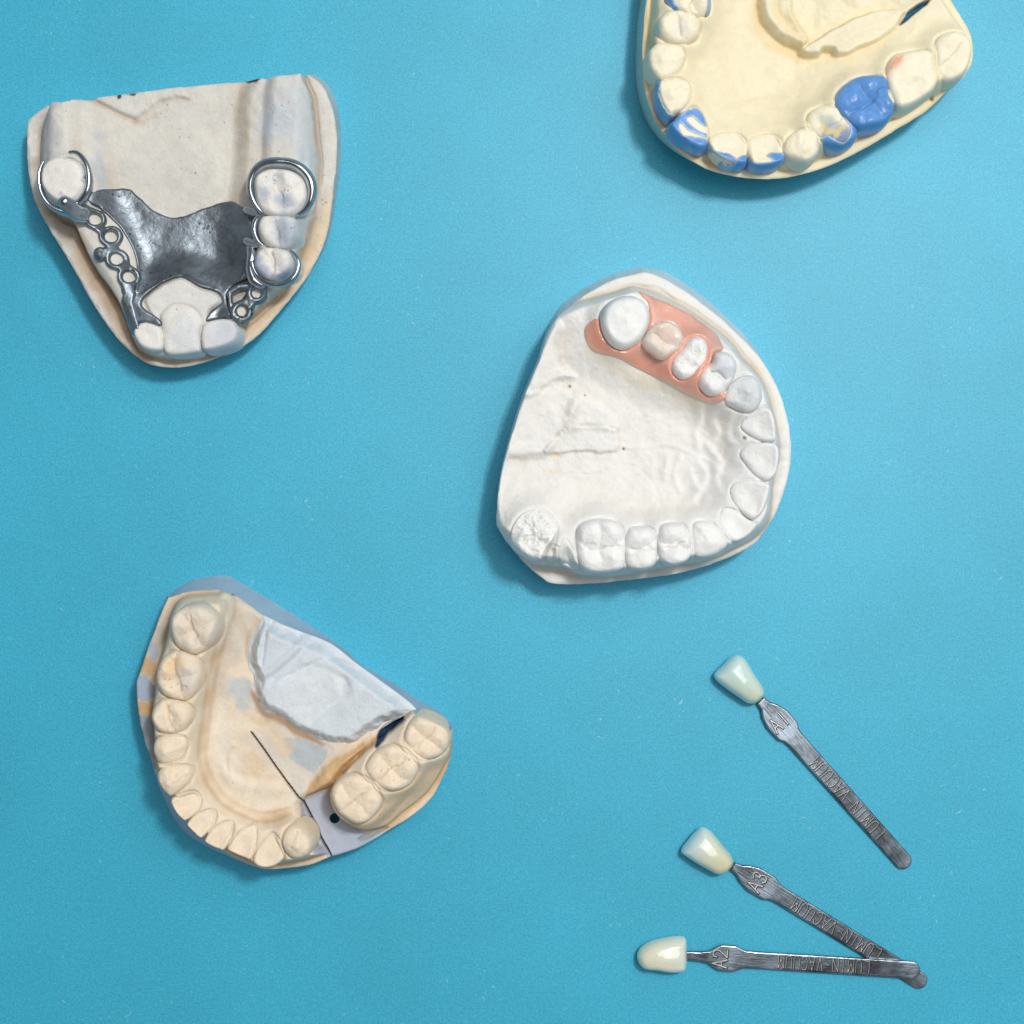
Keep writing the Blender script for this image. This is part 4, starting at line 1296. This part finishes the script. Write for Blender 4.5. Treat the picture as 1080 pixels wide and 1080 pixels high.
def D_h(x, y):
    g = sd(D_gum, x, y) + 1.6 * fbm(x, y, 34, 190, 3)
    mk = ss(6, -5, g)
    h = 53 + 1.2 * fbm(x, y, 40, 191, 3) + .5 * fbm(x, y, 10, 192, 3)
    h = h + 21 * ss(0, -11, g) - 1.5 * np.exp(-((g - 2) / 1.6) ** 2)
    p = sd(D_pal, x, y)
    h = h - (h - 60) * ss(14, -30, p)
    h = h + 2.2 * np.abs(fbm(x, y, 34, 198, 4, .5)) * ss(4, -14, p)
    h = tooth_gum(h, D_teeth + [D_wax], x, y, 11, 10, 2.0, mk)
    n = 2.2 * fbm(x, y, 16, 193, 5)
    big, lobe, left = sd(D_flap, x, y) + n, sd(D_lobe, x, y) + n * .8, sd(D_left, x, y) + n
    h = h + 5 * ss(1, -3, big) + 10 * ss(0, -7, left) * (1 - .6 * ss(-6, -26, left))
    h = smax(h, 60 + 16 * ss(1.5, -4, lobe) + 3 * ss(-4, -22, lobe), 2)
    h = h + (3.5 * fbm(x, y, 34, 194, 4, .55) + 3.5 * np.abs(fbm(x, y, 30, 199, 3))) * ss(0, -6, big) * ss(-4, 3, lobe)
    for k, (a, b) in enumerate((((300, 440), (360, 415)), ((560, 470), (640, 455)), ((570, 500), (640, 510)), ((480, 330), (440, 300)),
                                ((420, 480), (560, 500)))):
        q = smooth(W([a, ((a[0] + b[0]) / 2 + 6, (a[1] + b[1]) / 2 - 8), b], 'd', 68), 4, False)
        q = W([(a[0], a[1] - 100), (b[0], b[1] - 100)], 'd', 68)
        h = h + ridge(x, y, q, 5, 1.5)
    h = h + 1.5 * fbm(x, y, 26, 195, 5, .6) * ss(0, -10, g)
    h = h - 13 * ss(1, -1.5, sd(D_hole, x, y))
    h = h - 1.4 * ss(-2, 0, sd(D_out, x, y) + 1.2 * fbm(x, y, 8, 196, 3))
    return h


D_out = outline(D_pts, 'd', 54, 6, D_h, D_out)
D_rel = Relief(box_of(D_out, 4), D_h)
CRM = srgb(233, 225, 195)
Pd = lambda pts, z=66, v='d', n=4: smooth(W(pts, v, z), n)
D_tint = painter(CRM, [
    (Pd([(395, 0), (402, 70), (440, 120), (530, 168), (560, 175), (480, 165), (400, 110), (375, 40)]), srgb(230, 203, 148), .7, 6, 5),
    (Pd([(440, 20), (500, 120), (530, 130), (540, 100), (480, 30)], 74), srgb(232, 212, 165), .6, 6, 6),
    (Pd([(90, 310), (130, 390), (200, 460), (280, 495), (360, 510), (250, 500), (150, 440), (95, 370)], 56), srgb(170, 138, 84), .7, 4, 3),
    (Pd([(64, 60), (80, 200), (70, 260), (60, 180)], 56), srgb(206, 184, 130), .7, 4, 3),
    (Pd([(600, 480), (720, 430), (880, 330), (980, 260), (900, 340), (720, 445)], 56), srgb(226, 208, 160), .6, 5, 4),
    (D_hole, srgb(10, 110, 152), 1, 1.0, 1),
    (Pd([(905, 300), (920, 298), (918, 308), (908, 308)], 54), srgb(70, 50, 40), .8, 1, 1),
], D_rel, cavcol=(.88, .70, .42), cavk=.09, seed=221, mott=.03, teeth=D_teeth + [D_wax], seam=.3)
castD = empty('dental_cast', 845, 30, 'cream dental cast with blue waxed teeth, cut off by the top edge', 'dental cast', G_CAST)
cast_body('cast_base', D_out, [], D_rel, D_tint, M_CREAM, castD,
          [((62, 0), (44, 0)), ((54, 80), (34, 82)), ((50, 180), (30, 184)), ((56, 260), (36, 268)), ((82, 345), (62, 356)), ((122, 410), (108, 420)),
           ((182, 470), (178, 470)), ((250, 508), (252, 500)), ((430, 536), (430, 528)), ((620, 492), (616, 484)), ((820, 382), (814, 376)),
           ((970, 266), (962, 262)), ((1037, 190), (1030, 186)), ((1041, 140), (1036, 140)), ((1000, 40), (996, 44)), ((870, -170), (880, -190)),
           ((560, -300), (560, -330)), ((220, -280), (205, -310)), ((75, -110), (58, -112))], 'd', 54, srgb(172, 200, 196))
D_tt = painter(srgb(238, 232, 208), [
    (Pd([(795, 190), (812, 165), (838, 158), (830, 185), (800, 205), (782, 235), (776, 225)], 103), srgb(226, 160, 132), .9, 3, 2),
    (Pd([(590, 380), (640, 370), (690, 395), (690, 430), (640, 450), (585, 430)], 98), srgb(104, 130, 172), .85, 6, 6),
    (Pd([(590, 360), (620, 385), (660, 370), (640, 400), (600, 400)], 101), srgb(236, 214, 140), .7, 3, 6),
    (Pd([(570, 345), (600, 340), (640, 375), (600, 370)], 101), srgb(180, 196, 192), .6, 3, 6),
    (Pd([(150, 75), (170, 65), (185, 85), (165, 100)], 103), srgb(226, 226, 232), .6, 6, 3),
], None, seed=223, mott=.03)
WAXC = srgb(94, 152, 218)
wax_t = painter(WAXC, [(D_wax.P * 0 + D_wax.c, WAXC, 0, 1, 0)], None, seed=231, mott=.12)
wax_polys = {
    0: [[(118, -10), (124, -40), (140, -40), (136, 0), (160, 36), (140, 34), (120, 10)], [(238, -10), (256, -10), (256, 45), (240, 48), (246, 20)]],
    3: [[(84, 262), (100, 245), (108, 250), (98, 280), (112, 320), (130, 345), (150, 347), (128, 360), (95, 325)]],
    4: [[(128, 372), (150, 352), (205, 320), (232, 338), (245, 372), (225, 372), (200, 350), (185, 362), (225, 395), (244, 400), (240, 412),
         (210, 400), (180, 388), (168, 375), (160, 380), (172, 408), (205, 412), (248, 420), (248, 448), (215, 455), (165, 430), (130, 400)]],
    5: [[(250, 448), (275, 455), (310, 462), (330, 480), (345, 470), (366, 468), (367, 500), (320, 505), (275, 485), (300, 490), (325, 492), (290, 475)]],
    6: [[(364, 480), (400, 492), (440, 484), (420, 468), (440, 458), (474, 462), (476, 485), (450, 505), (400, 510), (366, 496)]],
    8: [[(580, 420), (600, 412), (620, 425), (650, 430), (672, 400), (655, 365), (640, 345), (662, 350), (695, 385), (694, 428), (650, 450), (600, 448)]],
}
kids = []
for i, t in enumerate(D_teeth):
    kids.append(t.build(D_rel, M_CREAM, castD, D_tt))
for i, polys in wax_polys.items():
    t = D_teeth[i]
    for pl in polys:
        P = smooth(W(pl, 'd', t.top - 4), 3)
        f = lambda x, y, P=P, t=t: np.maximum(sd(P, x, y) + 1.5 * fbm(x, y, 8, 240, 4), t.f(x, y) - .9)

        def wt(x, y, z, P=P):
            c = wax_t(x, y, z)
            w = (ss(-3.2, 0, sd(P, x, y) + 1.5 * fbm(x, y, 8, 240, 4)) * .55)[:, None]
            return c * (1 - w) + srgb(214, 222, 214) * w
        def z(x, y, t=t, f=f):
            d = np.maximum(-t.f(x, y) + .9, 0)
            k = (1 - (1 - np.clip(d / t.R, 0, 1)) ** 2.4) ** (1 / 2.2)
            zb = D_rel.z(x, y)
            return zb * (1 - k) + (t.top + t.occl(x, y) * ss(0, .8, k)) * k + .2 + rim_round(f(x, y), .55, 2.2)
        sheet('wax_coating', f, z, box_of(P, 4), 0.6, M_WAX, kids[i], wt, levels=(drop(3, .2),))
w = D_wax.build(D_rel, M_WAX, None, wax_t, own=(D_wax.c[0], D_wax.c[1]))
tag(w, 'glossy blue wax molar crown standing in the tooth row of the cream cast', 'wax crown')

# =================================================================== shade guide tabs
STROKES = {
    'L': [[(0, 1), (0, 0), (1, 0)]], 'U': [[(0, 1), (0, .25), (.25, 0), (.75, 0), (1, .25), (1, 1)]],
    'M': [[(0, 0), (0, 1), (.5, .3), (1, 1), (1, 0)]], 'I': [[(.5, 0), (.5, 1)]], 'N': [[(0, 0), (0, 1), (1, 0), (1, 1)]],
    '-': [[(.1, .5), (.9, .5)]], 'V': [[(0, 1), (.5, 0), (1, 1)]], 'A': [[(0, 0), (.5, 1), (1, 0)], [(.2, .36), (.8, .36)]],
    'C': [[(1, .78), (.75, 1), (.25, 1), (0, .75), (0, .25), (.25, 0), (.75, 0), (1, .22)]],
    '1': [[(.5, 0), (.5, 1)]],
    '2': [[(0, .75), (.08, .93), (.35, 1), (.7, .97), (.9, .75), (.8, .5), (0, 0), (1, 0)]],
    '3': [[(0, .85), (.3, 1), (.75, .97), (.9, .78), (.75, .56), (.4, .53), (.8, .48), (1, .27), (.8, .04), (.35, 0), (0, .14)]]}


def strip_tab(label, crown, cview, czone, n0, n1, prof, code, text_t, code_t, z0, z1, flip, cols, rnd, codew=9.5, seed=0):
    n0, n1 = np.array(n0, float), np.array(n1, float)
    n0 = W([n0], 'px', z0)[0]
    n1 = W([n1], 'px', z1)[0]
    d = n1 - n0
    L = np.hypot(*d)
    d /= L
    p = np.array([-d[1], d[0]])            # towards the viewer when the handle runs right
    root = empty('shade_tab', n0[0], n0[1], label, 'shade tab', 'shade guide tabs lying on the blue table', rot=-math.atan2(d[1], d[0]))
    re = 9.2
    top = [(t, -w) for t, w in prof] + [(L - re, -re)]
    arc = [(L - re + re * math.cos(a), re * math.sin(a)) for a in np.linspace(-math.pi / 2, math.pi / 2, 13)[1:-1]]
    bot = [(L - re, re)] + [(t, w) for t, w in prof][::-1]
    P = np.array([n0 + d * t + p * w for t, w in top + arc + bot])
    f = lambda x, y: sd(P, x, y)

    def plane(x, y):
        t = (x - n0[0]) * d[0] + (y - n0[1]) * d[1]
        return z0 + (z1 - z0) * t / L

    def z(x, y):
        return plane(x, y) + rim_round(f(x, y), .9, 1.1) + .12 * fbm(x, y, 30, seed, 2)
    sheet('handle', f, z, box_of(P), 0.8, M_STRIP, root, levels=(drop(1.2, 0), drop(3.2, .3)))

    def mark(name, txt, org, rd, up, cw, ch, adv, r, parent):
        V, F, G, H = [], [], [], []
        for k, chv in enumerate(txt):
            for st in STROKES[chv]:
                q = np.array([org + rd * (k * adv + a * cw) + up * (b * ch) for a, b in st])
                for a, b in zip(q[:-1], q[1:]):
                    e = b - a
                    l = np.hypot(*e) + 1e-6
                    e /= l
                    s = np.array([-e[1], e[0]])
                    a2, b2 = a - e * r * .6, b + e * r * .6
                    gb = len(G)
                    sh = np.array([.35, .45])
                    for pt, g_ in ((a2, -1), (b2, 1)):
                        for sg in (1, -1):
                            G.append((*(pt + sh + e * g_ * r + s * sg * (r + .55)), plane(*pt) + .99 + .006 * ((gb // 4) % 7)))
                    H.append((gb, gb + 1, gb + 3, gb + 2))
                    base = len(V)
                    zc = plane(*a) + .85
                    for pt in (a2, b2):
                        V += [(*(pt + s * r), zc - .1), (*(pt + s * r * .35), zc + .75), (*(pt - s * r * .35), zc + .75), (*(pt - s * r), zc - .1)]
                    for i in range(3):
                        F.append((base + i, base + i + 1, base + 5 + i, base + 4 + i))
                    F.append((base, base + 3, base + 2, base + 1))
                    F.append((base + 4, base + 5, base + 6, base + 7))
        V = np.array(V)
        o = put(name, V, F, M_MARK, parent, smooth_=False)
        put('lettering_shade', G, H, M_LETTER_SHADE, parent, smooth_=False)  # flat dark strips standing in for the shade beside the strokes
        return o
    h = root.children[0]
    # maker's words, read from the far end, letters standing towards +p
    T0, T1 = text_t
    txt = 'LUMIN-VACUUM'
    adv = (T1 - T0) / len(txt)
    mark('stamped_lettering', txt, n0 + d * T1 - p * 6.6, -d, p, adv * .70, 13.2, adv, .42, root)
    # shade code across the broad part
    mark('stamped_lettering', code, n0 + d * (code_t + 7.5) + p * (codew * 1.05), -p, -d, codew * .85, 15, codew * 1.15, .75, root)

    # crown
    CP = smooth(W(crown, cview, czone), 5)
    fc = lambda x, y: sd(CP, x, y)
    c0 = CP.mean(0)
    ax = (c0 - n0) / np.hypot(*(c0 - n0))
    half = max(abs((CP - c0) @ ax))
    wid = max(abs((CP - c0) @ np.array([-ax[1], ax[0]])))

    def zc(x, y):
        q = np.clip(-fc(x, y), 0, None)
        k = np.sqrt(np.clip(1 - (1 - np.clip(q / rnd, 0, 1)) ** 2, 0, 1))
        u = ((x - c0[0]) * ax[0] + (y - c0[1]) * ax[1]) / half * flip
        v = ((x - c0[0]) * -ax[1] + (y - c0[1]) * ax[0]) / wid
        return 12 + 9 * k + 9 * (1 - .75 * u * u) * (1 - .8 * v * v) * ss(0, 1, k) + .35 * np.cos(v * 7) + .25 * fbm(x, y, 9, seed + 3, 3)
    ca, cb, cc = [srgb(*q) for q in cols]

    def tc(x, y, z):
        u = ((x - c0[0]) * ax[0] + (y - c0[1]) * ax[1]) / half * flip      # +1 at the biting edge
        w1, w2 = ss(-.1, 1.0, u)[:, None], ss(.1, -1, u)[:, None]
        c = cb * (1 - w1) + ca * w1
        return c * (1 - w2) + cc * w2
    sheet('tooth_crown', fc, zc, box_of(CP), 0.7, M_PORC, root, tc,
          levels=(drop(2, -.2), drop(4.5, .8), drop(7, 3.5), drop(8, 8)))
    pin = np.array([[*(n0 - d * 14), z0 - 1.0], [*(n0 - d * 4), z0 - 1.0], [*(n0 + d * 3), z0 - 1.2]])
    tube('crown_pin', pin, [3.6, 3.4, 3.0], M_STRIP, root, 10, .6)
    return root


strip_tab('shade tab with a pale greenish crown, lying apart above the crossed pair, stamped A1',
          [(105, 295), (140, 250), (200, 190), (260, 130), (320, 84), (370, 72), (430, 93), (490, 160), (560, 280), (640, 400), (675, 470),
           (678, 520), (650, 570), (590, 620), (530, 632), (470, 620), (380, 560), (250, 470), (150, 390), (110, 340)], 't1z', 22,
          (802, 738.5), (958.5, 914.5), [(0, 5), (8, 6), (15, 10.5), (27, 14), (44, 13.6), (50, 10.2), (56, 9.4)], 'A1', (82, 190), 30, 7, 3.6, 1,
          ((204, 228, 228), (204, 224, 214), (206, 220, 198)), 10, seed=301)
strip_tab('shade tab with a yellowish crown, its handle end lying under another, stamped A3',
          [(42, 312), (60, 270), (130, 180), (210, 100), (250, 87), (310, 110), (370, 170), (450, 270), (512, 342), (538, 400), (530, 450),
           (490, 500), (430, 530), (370, 530), (310, 500), (200, 440), (100, 375), (50, 338)], 't3z', 22,
          (773, 913.5), (977, 1038.5), [(0, 4.6), (8, 6), (15, 10), (27, 13.6), (45, 13.4), (52, 10), (58, 9.2)], 'A3', (72, 180), 30, 7, 3.2, 1,
          ((200, 226, 230), (216, 220, 198), (218, 212, 174)), 10, seed=311)
strip_tab('shade tab with an ivory crown whose handle crosses over another, stamped A2',
          [(53, 278), (62, 245), (90, 210), (150, 175), (230, 152), (310, 138), (370, 137), (398, 150), (408, 180), (411, 260), (411, 335),
           (400, 370), (370, 388), (310, 393), (250, 387), (190, 376), (130, 372), (85, 355), (60, 322)], 't2z', 22,
          (726, 1008), (970.6, 1023.6), [(-6, 4.4), (12, 5), (22, 6.6), (28, 10.5), (34, 13.6), (49, 13.6), (55, 11), (61, 9), (75, 8.8)], 'A2', (92, 190), 33,
          9, 7.4, -1, ((214, 226, 214), (228, 228, 208), (230, 228, 204)), 9, seed=321)

# =================================================================== table
def table():
    m, nt, b = new_mat('blue_card')
    tc = N(nt, 'ShaderNodeTexCoord')
    co = tc.outputs['Object']
    n1 = noise_node(nt, co, 2600, 3, .75)
    n2 = noise_node(nt, co, 900, 4, .7)
    n3 = noise_node(nt, co, 22, 5, .65)
    base = np.array([.032, .405, .59])
    r1 = ramp(nt, n1.outputs['Fac'], .25, .75, tuple(base * .70), tuple(np.minimum(base * 1.3 + .02, 1)))
    r2 = ramp(nt, n2.outputs['Fac'], .3, .7, .93, 1.05)
    r3 = ramp(nt, n3.outputs['Fac'], .35, .65, .94, 1.04)
    c = mult(nt, mult(nt, r1.outputs['Color'], r2.outputs['Color']), r3.outputs['Color'])
    # pale fibres and dust flecks in the card
    v = N(nt, 'ShaderNodeTexVoronoi')
    v.inputs['Scale'].default_value = 420
    mp = N(nt, 'ShaderNodeMapping')
    mp.inputs['Scale'].default_value = (1, 1, 1)
    wn = noise_node(nt, co, 300, 2, .5)
    add = N(nt, 'ShaderNodeMix', data_type='RGBA', blend_type='LINEAR_LIGHT')
    add.inputs['Factor'].default_value = .004
    nt.links.new(co, add.inputs['A'])
    nt.links.new(wn.outputs['Color'], add.inputs['B'])
    nt.links.new(add.outputs['Result'], v.inputs['Vector'])
    r4 = ramp(nt, v.outputs['Distance'], .04, .15, 1.0, 0.0)
    k = noise_node(nt, co, 60, 3, .6)
    r5 = ramp(nt, k.outputs['Fac'], .46, .72, 0.0, .75)
    ff = N(nt, 'ShaderNodeMath', operation='MULTIPLY')
    nt.links.new(r4.outputs['Color'], ff.inputs[0])
    nt.links.new(r5.outputs['Color'], ff.inputs[1])
    mx = N(nt, 'ShaderNodeMix', data_type='RGBA')
    nt.links.new(ff.outputs[0], mx.inputs['Factor'])
    nt.links.new(c, mx.inputs['A'])
    mx.inputs['B'].default_value = (*srgb(170, 222, 232), 1)
    nt.links.new(mx.outputs['Result'], b.inputs['Base Color'])
    b.inputs['Roughness'].default_value = .5
    b.inputs['Specular IOR Level'].default_value = .5
    bn = N(nt, 'ShaderNodeBump')
    bn.inputs['Strength'].default_value = .2
    bn.inputs['Distance'].default_value = .0001
    nt.links.new(n1.outputs['Fac'], bn.inputs['Height'])
    nt.links.new(bn.outputs['Normal'], b.inputs['Normal'])
    h = .6
    me = bpy.data.meshes.new('table_surface')
    n = 12
    V = [(-h + 2 * h * i / n, -h + 2 * h * j / n, 0) for j in range(n + 1) for i in range(n + 1)]
    F = [(j * (n + 1) + i, j * (n + 1) + i + 1, (j + 1) * (n + 1) + i + 1, (j + 1) * (n + 1) + i) for j in range(n) for i in range(n)]
    me.from_pydata(V, [], F)
    me.materials.append(m)
    o = bpy.data.objects.new('table_surface', me)
    col.objects.link(o)
    o['kind'] = 'structure'


table()

# =================================================================== camera, light, world
cam = bpy.data.cameras.new('camera')
cam.sensor_width = 36
cam.sensor_fit = 'HORIZONTAL'
cam.lens = 36 * HC / 1080
cam.clip_start = .01
cam.clip_end = 20
co_ = bpy.data.objects.new('camera', cam)
co_.location = (0, 0, HC * S)
col.objects.link(co_)
scene.camera = co_


def area(name, x, y, z, size, power, colr=(1, 1, 1), tx=540, ty=540, sy=None):
    l = bpy.data.lights.new(name, 'AREA')
    l.energy = power
    l.color = colr
    l.size = size * S
    if sy:
        l.shape = 'RECTANGLE'
        l.size_y = sy * S
    o = bpy.data.objects.new(name, l)
    p = np.array([(x - C0) * S, (C0 - y) * S, z * S])
    q = np.array([(tx - C0) * S, (C0 - ty) * S, 0])
    o.location = p
    from mathutils import Vector
    o.rotation_euler = Vector(q - p).to_track_quat('-Z', 'Y').to_euler()
    col.objects.link(o)
    return o


# lamp head with a few bulbs, above and to the right, plus a large soft source
KEY = .88
for i, (dx, dy) in enumerate(((0, 0), (90, 20), (-80, 40), (20, -95), (30, 100), (110, -80))):
    area('lamp_bulb', 1480 + dx * 1.6, -480 + dy * 1.6, 3600, 90, .62 * KEY, (1, .97, .93))
area('softbox', 1500, -420, 3700, 2800, 3.2 * KEY, (1, .98, .96), tx=560, ty=520)

wd = bpy.data.worlds.new('World')
scene.world = wd
wd.use_nodes = True
nt = wd.node_tree
bg = nt.nodes['Background']
tc = nt.nodes.new('ShaderNodeTexCoord')
sp = nt.nodes.new('ShaderNodeSeparateXYZ')
nt.links.new(tc.outputs['Generated'], sp.inputs[0])
nz = nt.nodes.new('ShaderNodeTexNoise')
nz.inputs['Scale'].default_value = 2.2
nz.inputs['Detail'].default_value = 2
nt.links.new(tc.outputs['Generated'], nz.inputs['Vector'])
ad = nt.nodes.new('ShaderNodeMath')
ad.operation = 'MULTIPLY_ADD'
nt.links.new(nz.outputs['Fac'], ad.inputs[0])
ad.inputs[1].default_value = .5
nt.links.new(sp.outputs['Z'], ad.inputs[2])
rp = nt.nodes.new('ShaderNodeValToRGB')
e = rp.color_ramp.elements
e[0].position = .35
e[0].color = (.61, .63, .66, 1)
e[1].position = 1.25 if False else 1.0
e[1].color = (.20, .21, .235, 1)
k = e.new(.7)
k.color = (.67, .69, .71, 1)
nt.links.new(ad.outputs[0], rp.inputs[0])
nt.links.new(rp.outputs['Color'], bg.inputs['Color'])
bg.inputs['Strength'].default_value = .49

scene.render.engine = 'CYCLES'
scene.view_settings.view_transform = 'Standard'
scene.view_settings.look = 'None'
scene.view_settings.exposure = 0
scene.render.resolution_x = 1024
scene.render.resolution_y = 1024
